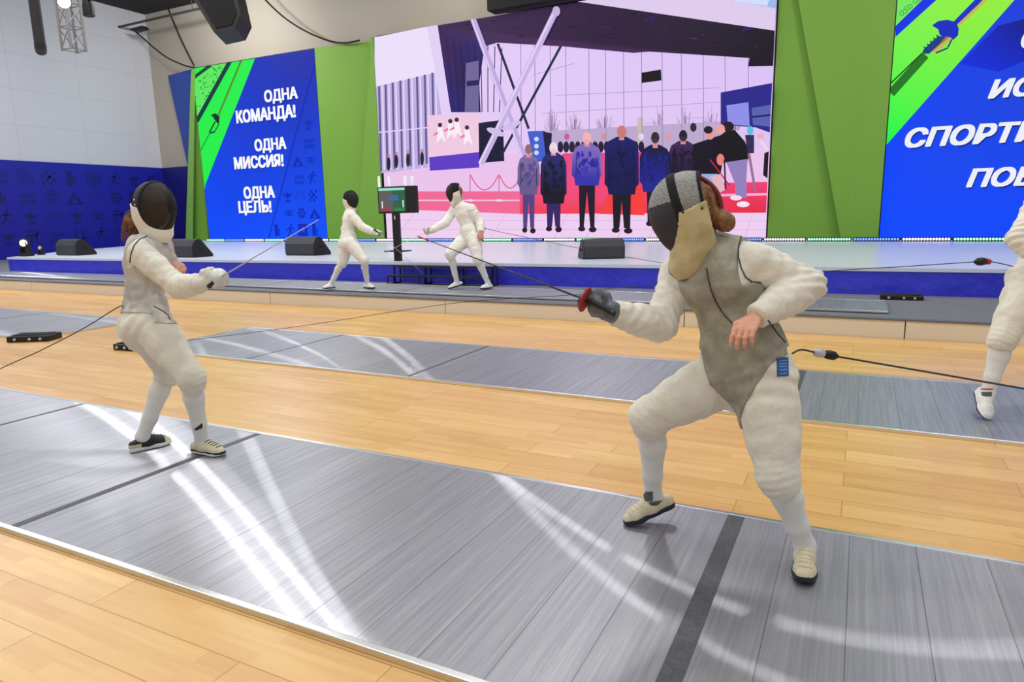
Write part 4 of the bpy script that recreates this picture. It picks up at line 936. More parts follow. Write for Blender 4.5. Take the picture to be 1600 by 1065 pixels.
    back = [ell(c-F*.015*ms+U*.012*ms, (F, S, U), (.150*ms, .112*ms, .146*ms))]
    def shell(prims, keepfn, infl=0., th=.006):
        x = SDF(prims, mv, .03, infl, .02); P = x.allp(); x.D = np.maximum(x.D, -(x.D+th)); f_, s_, u_ = loc(P); x.D = np.maximum(x.D, keepfn(f_, s_, u_)*ms); return x.mesh(1)
    mx_ = np.maximum
    front = shell(dome, lambda f, a, u: .012-f+.10*u)
    if m.get('split'):
        zz = m['split']; mask = mk('mask', front, [M[m['mesh']], M['masklame']], root, lambda q: ((q-c)@U/ms > zz).astype(int))
    else: mask = mk('mask', front, M[m['mesh']], root)
    bw_ = m.get('band', .018)
    mk('band', shell(dome, lambda f, a, u: mx_(np.abs(f-.006-.10*u)-bw_, -u-.15), .004, .010), M['blackmatte'], mask)
    sdv = shell(back, lambda f, a, u: mx_(mx_(f-.008-.10*u, -f-m.get('backlen', .09)), -u-.04), 0, .007); mk('side_cover', sdv, M[m.get('side', 'blackmatte')], mask); out['side'] = bvh([sdv])
    mk('rear_trim', shell(back, lambda f, a, u: mx_(np.abs(f+m.get('backlen', .09))-.007, -u-.04), .003, .01), M[m.get('trim', 'blackmatte')], mask)
    # bib: canvas from the ears round the throat down to the chest
    bl = m.get('bib', .25); bt = m.get('bibtip', .04)
    bp = [cap(c+U*.01*ms-F*.035*ms, c-U*.06*ms-F*.03*ms, .120*ms, .110*ms, F, .95), cap(c-U*.06*ms-F*.03*ms, c-U*.14*ms-F*.01*ms, .110*ms, .084*ms, F, .95), cap(c-U*.14*ms-F*.01*ms, c-U*(bl-.05)*ms+F*(bt-.02)*ms, .084*ms, .068*ms), cap(c-U*(bl-.05)*ms+F*(bt-.02)*ms, c-U*bl*ms+F*bt*ms, .062*ms, .03*ms, F, .7)]
    x = SDF(bp, mv, .03, .006, .02); x.folds(c-U*.15*ms, .08, .004, U+F*.4, .045); P = x.allp(); x.D = np.maximum(x.D, -(x.D+.008)); f_, s_, u_ = loc(P)
    x.D = np.maximum(x.D, mx_(mx_(u_+m.get('bibtop', .005)-.25*np.clip(-f_-.02, 0, .08), -f_-m.get('bibback', .105)), -(u_+bl+.012))*ms)
    dm = SDF(dome, mv, .03, 0, .02)
    for d_ in dome: x.minus(d_, .004, .002)
    xv = x.mesh(1); mk('bib', xv, M[m.get('bibm', 'bibwhite')], mask)
    out['mask'] = mask; out['bibtree'] = bvh([xv]); out['mc'] = c; out['ms'] = ms; out['front'] = bvh([front])
    # snaps
    for (x_, y_) in m.get('snaps', ()):
        p, nn = hit(out['bibtree'], x_, y_)
        if p is None: p, nn = hit(out['side'], x_, y_)
        if p is not None: MB().sphere(p, .006, 8).build('snap', M[m.get('snapm', 'seam')], mask, True)
    if g.get('hair'):
        h = g['hair']; c0 = hd-F*.02*s+U*.012*s
        hp = [ell(c0, (F, S, U), (.092*s, .076*s, .094*s))]
        x = SDF(hp+[cap(*q) for q in h.get('extra', [])], .0045 if fine else .007, .02, .004, .02); x.keep(lambda P: np.where(((P-hd)@F > .03*s), .02, -1.))
        x.rough(h.get('curl', .009), 30, 1, (U, .3), True); x.rough(.005, 70, 2, (U, .3), True)
        mk('hair', x.mesh(1), M['hairbrown'], root)
    return out
# ================================================================== THE FENCERS
def IM(a, b, c): return a*RT+b*UP-c*FW
def joints(base, px, ank):
    J = {k: atD(x, y, base+d) for k, (x, y, d) in px.items()}
    for k, (x, y, z) in ank.items(): J[k] = atZ(x, y, z)
    return J
def report(n, J):
    L = lambda a, b: round(float(np.linalg.norm(J[a]-J[b])), 3)
    print(n, 'thigh', L('hipA', 'knA'), L('hipB', 'knB'), 'shin', L('knA', 'anA'), L('knB', 'anB'), 'uarm', L('shA', 'elA'), L('shB', 'elB'), 'farm', L('elA', 'wrA'), L('elB', 'wrB'), 'sh', L('shA', 'shB'), 'trunk', L('pel', 'nk'), 'ank', {k: (round(depth(J[k]), 2), np.round(J[k], 2).tolist()) for k in ('anA', 'anB')})
def foil(name, guard, tip, label, group, hand_back=.16, bell=.055, rim='steel', inner=None, bend=.0, blade_m='steel', tipm=None, cat='foil'):
    g = V3(guard); t = V3(tip); ax = unit(t-g); L = np.linalg.norm(t-g)
    r = empty(name, g, label, cat, group)
    sag = unit(np.cross(np.cross(ax, (0, 0, 1)), ax)); n = 14
    pts = [g+ax*L*i/n+sag*bend*math.sin(math.pi*i/n) for i in range(n+1)]
    MB().tube(pts, [.0042-.0026*i/n for i in range(n+1)], 8).build('blade', M[blade_m], r, True)
    MB().lathe([(-.013, bell*.98), (-.012, bell), (-.004, bell*.86), (.004, bell*.6), (.009, bell*.25), (.011, .008)], g, ax, 28).build('guard', M[rim], r, True)
    if inner: MB().lathe([(-.0185, bell*.3), (-.018, bell*1.0), (-.0125, bell*1.03), (-.012, bell*.95)], g, ax, 28).build('guard_lining', M[inner], r, True)
    gp = [g-ax*(.016+hand_back*i/6)-sag*.012*(i/6)**2 for i in range(7)]
    MB().tube(gp, [.009, .011, .0115, .011, .0105, .011, .010], 10).build('grip', M['black'], r, True)
    MB().sphere(gp[-1], .014, 12).build('pommel', M['darksteel'], r, True)
    if tipm: MB().tube([pts[-2], pts[-1], pts[-1]+ax*.008], [.0026, .0036, .003], 8).build('tip', M[tipm], r, True)
    return r
# ---------------------------------------------------------------- left foreground fencer
BL_ = 4.1347
JL = joints(BL_, dict(pel=(227, 500, 0), wai=(226, 456, 0), che=(229, 408, 0), nk=(234, 376, -.02), hd=(241, 322, -.05), shA=(221, 396, -.15), elA=(279, 448, -.20), wrA=(312, 443, -.39),
    shB=(250, 389, .15), elB=(229, 444, .2), wrB=(267, 408, .06), hipA=(237, 508, -.07), hipB=(227, 507, .07), knA=(299, 588, -.15), knB=(264, 580, .2)), dict(anA=(315, 688, .105), anB=(222, 683, .105)))
report('L', JL)
LF = fencer(dict(label='person in white fencing kit and black see-through mask, standing at left with foil held forward', J=JL, s=.95, thigh=.86, girth=.95, F=(1, -.16, -.06), U=(.05, 0, 1), bust=1,
    toeA=(1, .12, -.02), toeB=(.32, 1, 0), handA=dict(d=IM(.85, .25, .25), n=IM(.1, -.1, 1), curl=1.25, side=-1, glove=1, thumb=.3), handB=dict(d=IM(.8, -.42, .3), n=IM(.45, .75, .5), curl=.75, side=1),
    shoeA=('shoecream', 'solewhite', 'shoeblack', None, 'shoeblack'), shoeB=('shoeblack', 'solewhite', 'shoeblack', 'shoecream'), gm='glovewhite', vm='lamewhite',
    vest=lambda l, h, f: np.where(f > 0, -(h-(-.02-.11*np.clip(1-np.abs(l)/.14, 0, 1))), -(h-.035)),
    mask=dict(mesh='mesh', band=.014, side='meshblack', bibm='bibwhite', bib=.205, bibtip=.05, bibtop=.0, snapm='white', snaps=[(209, 292), (229, 293), (210, 312), (211, 320)]),
    hair=dict(curl=.02, extra=[(JL['hd']+IM(-.09, -.04, -.03), JL['hd']+IM(-.14, -.085, -.02), .032, .028)])))
gL = atD(346, 432, BL_-.50); tL = at_dist(498, 343, gL, .88, True)
foil('fencing_foil', gL, tL, 'steel foil with round bell guard in the left foreground fencer\'s gloved hand', 'fencing weapons', .12, .052, 'guardpale')
r0 = LF['root']
mb = MB(); hb = JL['hd']+IM(-.10, -.03, -.02)
for i in range(90):      # loose curly strands of the ponytail
    a = V3(random.gauss(0, 1), random.gauss(0, 1), random.gauss(0, 1)); a /= np.linalg.norm(a); L_ = random.uniform(.10, .19); ph = random.uniform(0, 6.3); pts = []
    for k in range(9):
        t = k/8; pts.append(hb+IM(-.075*t, -L_*t*(.35+.65*t), 0)+a*(.012+.034*math.sin(math.pi*min(1, t*1.1)*.8))+IM(math.cos(ph+t*9), 0, math.sin(ph+t*9))*.007*t)
    mb.tube(pts, [.0032-.002*k/8 for k in range(9)], 5)
mb.build('ponytail', M['hairbrown'], r0, True)
seam(LF['all'], [(203, 410), (205, 396), (210, 383), (218, 374), (229, 369), (240, 369)], .0035, 'armhole_piping', M['seam'], r0)
seam(LF['all'], [(240, 478), (253, 485), (262, 492), (266, 500)], .0035, 'vest_edge', M['seam'], r0)
patch(LF['sockA'], [(304, 670), (316, 660), (316, 668), (306, 672)], 'sock_emblem', M['shoeblack'], r0)
# ---------------------------------------------------------------- right foreground fencer
BR_ = 2.76
JR = joints(BR_, dict(pel=(1166, 566, 0), wai=(1150, 505, 0), che=(1132, 438, 0), nk=(1108, 394, -.02), hd=(1074, 326, -.05), shA=(1062, 430, .13), elA=(1031, 508, .03), wrA=(958, 488, -.06),
    shB=(1172, 408, -.10), elB=(1262, 446, -.12), wrB=(1180, 496, -.22), hipA=(1130, 588, .07), hipB=(1196, 590, -.06), knA=(1014, 650, .16), knB=(1214, 744, -.12)), dict(anA=(1021, 776, .15), anB=(1258, 852, .11)))
report('R', JR)
def vestR(l, h, f):
    band = np.where(l > 0, .012+.095*np.clip((h+.20)/.20, 0, 1.5), .018+.135*np.clip((h+.20)/.20, 0, 1))
    front = np.maximum(-(h+.245), np.where(h < np.where(l > 0, .09, 0.), np.maximum(np.abs(l)-band, f-.165), -1.))
    return np.where(f > 0, front, -(h-.03))
RF = fencer(dict(label='person in grey metallic vest and white kit, lunging at right', J=JR, s=.96, F=(-.96, -.1, -.24), U=(-.2, 0, 1), bust=1, collar=.10, vox=.007,
    toeA=(-.80, -.52, -.34), upA=(-.25, -.15, 1), toeB=(.08, -1, 0), handA=dict(d=IM(-.92, .36, -.05), n=IM(.05, -.25, -1), curl=1.2, side=-1, glove=1, thumb=.4), handB=dict(d=IM(-.62, -.55, .5), n=IM(-.35, .8, .55), curl=.5, side=1, spread=.16, s=1.02),
    shoe=('shoecream', 'sole', 'shoecream', None), gm='glovegrey', vm='lamegrey', vest=vestR,
    mask=dict(mesh='meshdark', split=.045, band=.019, side='masklame', bibm='bibcream', bib=.262, bibtip=.055, backlen=.088, snaps=[(1067, 331), (1097, 325)]),
    hair=dict(extra=[(JR['hd']+V3(.115, .0, -.035), JR['hd']+V3(.15, .0, -.055), .03, .027)])))
r1 = RF['root']
gR = atD(909, 466, BR_-.09); tR = at_dist(655, 370, gR, .785, False)
foil('fencing_foil', gR, tR, 'foil with red-lined guard and red tip held by the right foreground fencer', 'fencing weapons', .12, .05, 'darksteel', 'red', 0, 'darksteel', 'red')
seam(RF['all'], [(1104, 418), (1107, 436), (1112, 455), (1119, 472), (1128, 487), (1140, 501), (1152, 513), (1160, 519)], .0032, 'vest_closure', M['seam'], r1)
seam(RF['all'], [(1158, 368), (1154, 385), (1154, 402), (1158, 418), (1165, 433), (1175, 440), (1190, 442)], .0028, 'armhole_piping', M['seam'], r1)
seam(RF['all'], [(1200, 500), (1214, 520), (1228, 536)], .003, 'vest_strap_edge', M['seam'], r1)
tag(patch(RF['all'], [(1213, 559), (1231, 558), (1232, 587), (1214, 588)], 'badge', M['badge'], r1), 'blue badge on the breeches')
for q in range(5): patch(RF['all'], [(1217, 563+q*5), (1228, 562.5+q*5), (1228, 564+q*5), (1217, 564.6+q*5)], 'badge_print', M['badgeprint'], r1, 4, 1, .005)
for qd in ([(1006, 768), (1020, 767), (1020, 782), (1007, 783)], [(1014, 784), (1034, 781), (1034, 790), (1016, 793)]): patch(RF['sockA'], qd, 'sock_emblem', M['emblem'], r1)
mb = MB(); c = RF['mc']
for k in range(1):
    for off in (-.012, 0, .012): mb.tube([c+(RF['U']*math.cos(t)*.138-RF['F']*math.sin(t)*.142)+RF['S']*off for t in [.55+1.25*i/12 for i in range(13)]], .008, 8)
tag(mb.build('mask_strap', M['darkred'], RF['mask'], True), 'dark red mask strap')
# ---------------------------------------------------------------- the pair on the far piste
GZ = PZ+.032
b = depth((-7.7, 9.08, 1.0))
J3 = joints(b, dict(pel=(544, 376, 0), wai=(543, 359, 0), che=(546, 342, 0), nk=(548, 328, 0), hd=(547.5, 311, -.02), shA=(550, 337, -.13), elA=(566, 354, -.2), wrA=(584, 363, -.25), shB=(547, 336, .13), elB=(539, 358, .2), wrB=(551, 374, .1),
    hipA=(549, 380, -.08), hipB=(541, 380, .08), knA=(569, 406, -.16), knB=(535, 410, .1)), dict(anA=(574, 443, GZ+.08), anB=(517, 443, GZ+.09)))
report('bl', J3)
fencer(dict(label='person in all-white kit and black mask fencing toward the right, left of the score display', J=J3, s=.95, vox=.0105, ground=GZ-.01, hem=.1, jm='jacketbright', bm='jacketbright', F=(1, -.1, -.05), U=(0, 0, 1), toeA=(1, -.15, 0), toeB=(-.2, -1, 0),
    handA=dict(d=IM(.9, -.2, .3), n=IM(.1, .3, 1), curl=1.1, side=-1, glove=1), handB=dict(d=IM(.3, -.9, .2), n=IM(.5, .2, .8), curl=.5, side=1), shoe=('jacketbright', 'sole', 'jacketbright', None), hair=dict(extra=[]), mask=dict(mesh='meshblack', bib=.20, bibtip=.04)))
g3 = J3['wrA']+IM(.11, -.03, .03); foil('fencing_epee', g3, at_dist(661, 427, g3, .92, True), 'bell-guarded weapon held out low by the fencer left of the score display', 'fencing weapons', .1, .065)
b = depth((-5.63, 9.6, 1.0))
J4 = joints(b, dict(pel=(734, 367, 0), wai=(731, 351, 0), che=(725, 333, 0), nk=(717, 318, 0), hd=(711.5, 300, -.03), shA=(711, 326, .1), elA=(696, 348, .0), wrA=(675, 360, -.1), shB=(737, 327, -.1), elB=(750, 347, -.1), wrB=(752, 363, -.22),
    hipA=(728, 372, .08), hipB=(741, 372, -.08), knA=(703, 396, -.08), knB=(746, 404, -.16)), dict(anA=(714, 440, GZ+.12), anB=(763, 443, GZ+.09)))
report('br', J4)
fencer(dict(label='person in all-white kit and black mask fencing toward the left, right of the score display', J=J4, s=.97, vox=.0105, ground=GZ-.01, hem=.1, jm='jacketbright', bm='jacketbright', F=(-.9, -.35, -.15), U=(0, 0, 1), toeA=(-.7, -.7, -.25), upA=(-.2, -.1, 1), toeB=(-.35, -1, 0),
    handA=dict(d=IM(-.9, -.1, .2), n=IM(-.1, .3, -1), curl=.9, side=-1, glove=1), handB=dict(d=IM(.05, -1, .1), n=IM(.4, 0, 1), curl=.7, side=1), shoe=('jacketbright', 'sole', 'jacketbright', None), hair=dict(extra=[]), mask=dict(mesh='meshblack', bib=.22, bibtip=.05)))
g4 = J4['wrA']+IM(-.10, -.02, .02); foil('fencing_epee', g4, at_dist(594, 399, g4, .92, True), 'bell-guarded weapon held by the fencer right of the score display', 'fencing weapons', .1, .065)
# ---------------------------------------------------------------- the fencer cut by the right edge
b = 4.68
J5 = joints(b, dict(pel=(1626, 424, 0), wai=(1634, 372, 0), che=(1648, 318, 0), nk=(1660, 276, 0), hd=(1668, 222, 0), shA=(1672, 304, .12), elA=(1722, 350, .1), wrA=(1780, 345, .05), shB=(1632, 300, -.14), elB=(1592, 372, -.2), wrB=(1640, 412, -.3),
    hipA=(1640, 436, .08), hipB=(1612, 436, -.08), knA=(1722, 505, .1), knB=(1566, 530, -.12)), dict(anA=(1722, 640, .11), anB=(1544, 614, .18)))
report('re', J5)
RE = fencer(dict(label='person in white kit with a raised rear foot, cut off by the picture\'s right edge', J=J5, s=1.03, hem=.05, F=(1, 0, -.1), U=(0, 0, 1), toeA=(1, 0, 0), toeB=(.12, -.9, -.5), upB=(.5, -.3, 1),
    handA=dict(d=IM(.9, .1, 0), n=IM(0, 0, 1), curl=1.1, side=-1, glove=1), handB=dict(d=IM(.7, -.6, .2), n=IM(.3, .5, .7), curl=.6, side=1), shoe=('sock', 'sole', 'sock', None, 'solewhite'), mask=dict(mesh='meshblack', bib=.22)))
tag(patch(RE['sockB'], [(1534, 612), (1550, 612), (1548, 624), (1535, 624)], 'sock_emblem', M['emblem'], RE['root']), 'grey sock emblem')
patch(RE['sockB'], [(1533, 606.5), (1551, 606.5), (1551, 608.5), (1533, 608.5)], 'sock_print', M['red'], RE['root'])

# ================================================================== SCORE DISPLAY
c0 = atZ(624, 438, PZ); px0 = atY(622, 333, c0[1])
sd_ = empty('score_display', (c0[0], c0[1], PZ), 'black pole-mounted score display with white signal lamps between the far fencers', 'score display')
dp = depth(c0)
fx = unit(V3(.995, .10, 0)); fy = unit(np.cross((0, 0, 1), fx)); cz = (0, 0, 1)
Rm = Matrix((fx, fy, cz)).transposed()
mc = atD(622, 312, dp-.02); hw = 64/1069.3*dp/2*1.04; hh = 42/1069.3*dp/2*.98; ph_ = mc[2]-hh-PZ+.03
pl = MB(); pl.box(c0+V3(0, 0, ph_/2), (.13, .10, ph_), Rm, .008); pl.build('pole', M['black'], sd_)
bs = MB(); bs.box(c0+V3(0, 0, .015), (.5, .3, .03), Rm, .008); bs.build('base_plate', M['black'], sd_)
sh_ = MB(); sh_.box(c0+V3(0, 0, .565), (.44, .3, .02), Rm, .004); sh_.build('shelf', M['black'], sd_)
mc = atD(622, 312, dp-.02); hw = 64/1069.3*dp/2*1.04; hh = 42/1069.3*dp/2*.98
bx = MB(); bx.box(mc, (hw*2, .13, hh*2), Rm, .012); bx.build('display_box', M['black'], sd_)
def facepoly(mb, x0, x1, z0, z1, off):   # rectangle on the display face, in face fractions
    mb.prism([mc+fx*(x*hw)+V3(0, 0, z*hh)-fy*(.066+off) for x, z in ((x0, z0), (x1, z0), (x1, z1), (x0, z1))], fy*.0015)
def glow(n, c, e): return mat(n, (.01, .01, .01, 1), .4, emit=(srgb(*c), e))
f_ = MB(); facepoly(f_, -.93, .47, -.85, .86, .002); facepoly(f_, -.2, .47, -.85, .86, .003) 
a = MB(); facepoly(a, -.93, -.2, -.85, .86, .001); a.build('red_side_panel', glow('dim_grey_panel', (88, 84, 84), 1), sd_)
f_.bm.free(); a = MB(); facepoly(a, -.2, .47, -.85, .86, .001); a.build('green_side_panel', glow('dim_green_panel', (18, 92, 62), 1), sd_)
a = MB(); facepoly(a, -.93, -.2, .70, .88, .003); facepoly(a, -.2, .47, .70, .88, .003); a.build('status_strip', glow('pale_strip', (150, 220, 200), 1), sd_)
a = MB(); facepoly(a, -.85, -.26, -.84, -.6, .003); a.build('red_signal', glow('dim_red_signal', (140, 60, 60), 1), sd_)
a = MB(); facepoly(a, -.12, .42, -.84, -.6, .003); a.build('green_signal', glow('green_signal', (24, 130, 70), 1), sd_)
def digits(txt, xc, zc, h, col, nm):
    V, F = text_polys(txt, .02); k = h*hh*2/.72; V = (V-(V.min(0)+V.max(0))/2)*k
    bm = bmesh.new(); vv = [bm.verts.new(mc+fx*(xc*hw+u)+V3(0, 0, zc*hh+v)-fy*.072) for u, v in V]
    for q in F:
        try: bm.faces.new([vv[i] for i in q])
        except ValueError: pass
    me = bpy.data.meshes.new(nm); bm.to_mesh(me); bm.free(); link(nm, me, col, sd_)
wg = glow('white_digits', (220, 235, 230), 1)
digits('1', -.76, -.35, .26, wg, 'left_score'); digits('1', .36, -.3, .26, wg, 'right_score'); digits('1:00', -.15, .14, .2, glow('blue_digits', (60, 110, 210), 1), 'clock_digits')
a = MB(); a.box(c0+V3(0, 0, ph_-.11)-fy*.052, (.02, .004, .07), Rm); a.build('pole_label', M['white'], sd_)
lampm = mat('white_lamp_tube', srgb(235, 245, 240), .35, emit=(srgb(200, 235, 215), .35))
for px_, w_ in ((594, .045), (606.5, .042), (634.5, .05), (645.5, .05)):
    p = atD(px_, 291, dp); p = p-fy*(.03 if w_ > .044 else -.04); a = MB(); a.tube([p+V3(0, 0, -.02), p+V3(0, 0, .19)], w_*.55, 12); a.build('signal_lamp', lampm, sd_, True)
# ================================================================== STEPS AT THE STAGE FRONT
s0 = stg(12.0, -.47, 0); sa = unit(SDX); 
stp = empty('stage_steps', (s0+sa*.95)*V3(1, 1, 0)+V3(0, 0, PZ), 'black metal-framed two-tread steps against the blue stage front', 'steps')
L_ = 2.0
def bar(mb, p, q, r=.016): mb.tube([p, q], r, 6)
for nmz, off, z in (('lower_tread', .11, PZ+.15), ('upper_tread', .31, PZ+.31)):
    t = MB(); t.prism([s0+SDY*(off-.10)+V3(0, 0, z), s0+sa*L_+SDY*(off-.10)+V3(0, 0, z), s0+sa*L_+SDY*(off+.11)+V3(0, 0, z), s0+SDY*(off+.11)+V3(0, 0, z)], (0, 0, .025)); t.build(nmz, M['black'], stp)
fr_ = MB()
for k in range(4):
    e = s0+sa*(L_*k/3); 
    for off, z in ((0, .15), (.20, .15), (.23, .31), (.42, .31)): bar(fr_, e+SDY*off+V3(0, 0, PZ), e+SDY*off+V3(0, 0, PZ+z))
    bar(fr_, e+V3(0, 0, PZ+.016), e+SDY*.42+V3(0, 0, PZ+.016)); bar(fr_, e+SDY*.23+V3(0, 0, PZ+.16), e+SDY*.23+V3(0, 0, PZ+.31))
bar(fr_, s0+V3(0, 0, PZ+.016), s0+sa*L_+V3(0, 0, PZ+.016)); fr_.build('frame', M['black'], stp, True)
# ================================================================== WEDGE MONITORS AND LAMPS ON THE STAGE
def wedge(px_, py, label, rz, w_=.82, h=.42, dpt=.55):
    p = atZ(px_, py, STZ); o = empty('stage_monitor', (p[0], p[1], STZ), label, 'speaker', 'floor monitor speakers on the stage', rz)
    prof = [(-dpt/2+.03, 0), (dpt/2, 0), (dpt/2, .06), (-.02, h-.02), (-.09, h), (-.19, h-.03), (-dpt/2, h*.62), (-dpt/2, .04)]
    R_ = Matrix.Rotation(rz, 3, 'Z'); W = lambda x, y, z: np.array(R_ @ Vector((x, y, z)))+V3(p[0], p[1], STZ)
    a = MB(); a.prism([W(-w_/2, y, z) for y, z in prof], W(w_, 0, 0)-W(0, 0, 0)); o.rotation_euler = (0, 0, 0); a.build('cabinet', M['grille'], o)
    for sx in (-1, 1):
        a = MB(); a.prism([W(sx*(w_/2+.001), y*1.0, z) for y, z in prof], W(sx*.02, 0, 0)-W(0, 0, 0)); a.build('side_cheek', M['black'], o)
        a = MB(); a.tube([W(sx*(w_/2+.022), -.07, h*.45), W(sx*(w_/2+.022), .05, h*.45)], .022, 8); a.build('handle', M['blackmatte'], o, True)
    a = MB(); a.prism([W(-w_/2+.03, y, z) for y, z in ((dpt/2-.01, .075), (dpt/2+.012, .085), (.0, h-.012), (-.022, h-.03))], W(w_-.06, 0, 0)-W(0, 0, 0)); a.build('front_grille', M['blackmatte'], o)
wedge(120, 398, 'dark wedge monitor nearest the left end of the stage', 0)
wedge(298, 401, 'dark wedge monitor on the stage just right of the left foreground fencer', 0)
wedge(482, 398, 'dark wedge monitor on the stage below the right end of the left blue screen', 0)
wedge(939, 403, 'grey wedge monitor on the stage below the centre screen, near the right fencer\'s mask', .55, .72, .36)
def moving_head(p, h, label, lit):
    o = empty('moving_head_lamp', p, label, 'stage lamp'); p = V3(p); w_ = h*.62
    a = MB(); a.box(p+V3(0, 0, h*.09), (w_, w_*.8, h*.18), None, h*.03); a.build('base', M['black'], o)
    a = MB()
    for sx in (-1, 1): a.box(p+V3(sx*w_*.42, 0, h*.45), (w_*.13, w_*.4, h*.6), None, h*.02)
    a.box(p+V3(0, 0, h*.19), (w_*.95, w_*.4, h*.06)); a.build('yoke', M['black'], o)
    d = unit(V3(.75, -.62, .05)); q = p+V3(0, 0, h*.68)
    a = MB(); a.lathe([(-h*.34, h*.12), (-h*.3, h*.2), (-.05*h, h*.25), (h*.18, h*.25), (h*.26, h*.22)], q, d, 20); a.build('head', M['black'], o, True)
    a = MB(); a.lathe([(h*.25, h*.18), (h*.275, h*.15), (h*.285, h*.02)], q, d, 20); a.build('lens', glow('lamp_lens', (245, 250, 255), 4) if lit else M['clearplug'], o, True)
def ondeck(px_):      # a spot just inside the deck's left edge
    e_ = lambda i: V3(-19.35-.044*i*.5, 10+.0409*i, STZ)
    best = min((abs(px_-(800+FPX*((e_(i)-CAMP)@RT)/((e_(i)-CAMP)@FW))), i) for i in range(160))
    return e_(best[1])
moving_head(ondeck(41), .5, 'black moving-head lamp with a bright lens at the stage\'s left corner', True)
moving_head(ondeck(64), .27, 'small dark lamp beside the bright moving-head lamp at stage left', False)
# ================================================================== REELS
def reel(p, size, rz, label):
    o = empty('cord_reel', p, label, 'cord reel', 'black body-cord reels at the piste ends'); R_ = Matrix.Rotation(rz, 3, 'Z'); p = V3(p)
    l, w_, h = size; W = lambda x, y, z: p+np.array(R_ @ Vector((x, y, z)))
    a = MB(); a.box(p+V3(0, 0, h/2), size, R_, .012); a.build('case', M['black'], o)
    a = MB(); a.box(W(0, 0, h+.004), (l*.85, w_*.7, .01), R_, .003); a.build('lid', M['blackmatte'], o)
    for k in (-.3, .05, .3): a = MB(); a.lathe([(0, .016), (.012, .016), (.013, .008)], W(k*l, -w_/2, h*.5), R_ @ Vector((0, -1, 0)), 10); a.build('socket', M['clearplug'], o, True)
reel(atZ(55, 531, 0)*V3(1, 1, 0), (.5, .3, .075), .55, 'black cord reel on the wood floor at the left edge, by the short piste end')
reel(atZ(207, 545, 0)*V3(1, 1, 0), (.34, .22, .07), .1, 'black cord reel on the wood floor just behind the left fencer\'s thigh')
reel(atZ(1408, 467, PZ)*V3(1, 1, 0)+V3(0, 0, PZ), (.5, .25, .06), .0, 'black cord reel on grey carpet beyond the right end of the far piste')
reel(atZ(97, 425, PZ)*V3(1, 1, 0)+V3(0, 0, PZ+.034), (.75, .2, .05), .04, 'low dark cord reel near the left end of the far piste by the stage')
# ================================================================== BODY CORDS
def cord(pts, rad, label, plug=None, nm='body_cord', ends=None, m='cord'):
    o = empty(nm, pts[0], label, 'cord')
    P_ = []
    n = len(pts)
    for i in range(n-1):
        p0, p1, p2, p3 = pts[max(i-1, 0)], pts[i], pts[i+1], pts[min(i+2, n-1)]
        for k in range(6):
            t = k/6; P_.append(.5*((2*p1)+(-p0+p2)*t+(2*p0-5*p1+4*p2-p3)*t*t+(-p0+3*p1-3*p2+p3)*t**3))
    P_.append(pts[-1]); a = MB(); a.tube(P_, rad, 6); a.build('wire', M[m], o, True)
    if plug is not None:
        for (p, q, r, mm, nn) in plug:
            d = unit(q-p); L = np.linalg.norm(q-p); a = MB(); a.lathe([(0, r*.35), (L*.1, r*.8), (L*.35, r), (L*.7, r*.95), (L*.9, r*.5), (L, r*.3)], p, d, 14); a.build(nn, M[mm], o, True)
    return o
hx, _ = hit(RF['all'], 1236, 552); hx = hx if hx is not None else atD(1238, 552, BR_)
dr = depth(hx)
q = [hx, atD(1252, 546, dr+.03), atD(1272, 550, dr+.06), atD(1290, 553, dr+.08), atD(1310, 557, dr+.09), atD(1450, 581, dr+.06), atD(1600, 607, dr+.02), atD(1720, 628, dr-.02), atZ(1800, 660, .25)]
cord(q, .0042, 'dark body cord with black plug from the right fencer\'s hip to the picture edge', [(q[2], q[3], .019, 'clearplug', 'clear_plug'), (q[3]-.01*unit(q[3]-q[2]), q[4], .02, 'black', 'black_plug')])
hl, _ = hit(LF['all'], 193, 480); hl = hl if hl is not None else atD(193, 480, BL_)
dl = depth(hl)
cord([hl, atD(184, 480, dl+.03), atD(130, 513, dl+.1), atD(60, 549, dl+.2), atD(0, 576, dl+.45), atZ(-70, 612, .035), V3(-7.6, 2.75, .03), V3(-9.3, 2.4, .03)], .0032, 'thin body cord trailing from the left fencer\'s waist to the left edge')
dq = depth(J5['pel'])
q = [atD(1590, 418, dq), atD(1566, 412, dq), atD(1542, 408, dq), atD(1522, 409, dq), atD(1400, 417, dq+.3), atD(1285, 424, dq+.6), atD(965, 449, dq+1.5), atD(930, 458, dq+1.7), atD(745, 470, dq+2.2), atD(640, 483, dq+2.5), atD(450, 512, dq+3.2), atZ(215, 541, .07)]
cord(q, .0034, 'long body cord stretching from the edge-cut right fencer across to a floor reel', [(q[2], q[3], .028, 'black', 'black_plug'), (q[1]+(q[2]-q[1])*.75, q[2]+(q[3]-q[2])*.1, .02, 'red', 'red_plug')])
db = depth(J4['pel'])+.05
q = [atD(742, 361, db-.1), atD(751, 355, db), atD(759, 357, db), atD(800, 366, db+.1), atD(1000, 405, db-.1), atZ(1400, 462, PZ+.06)]
cord(q, .004, 'thin cord from the far right-hand fencer\'s back toward the reel on the carpet', [(q[1], q[2], .028, 'black', 'black_plug')])
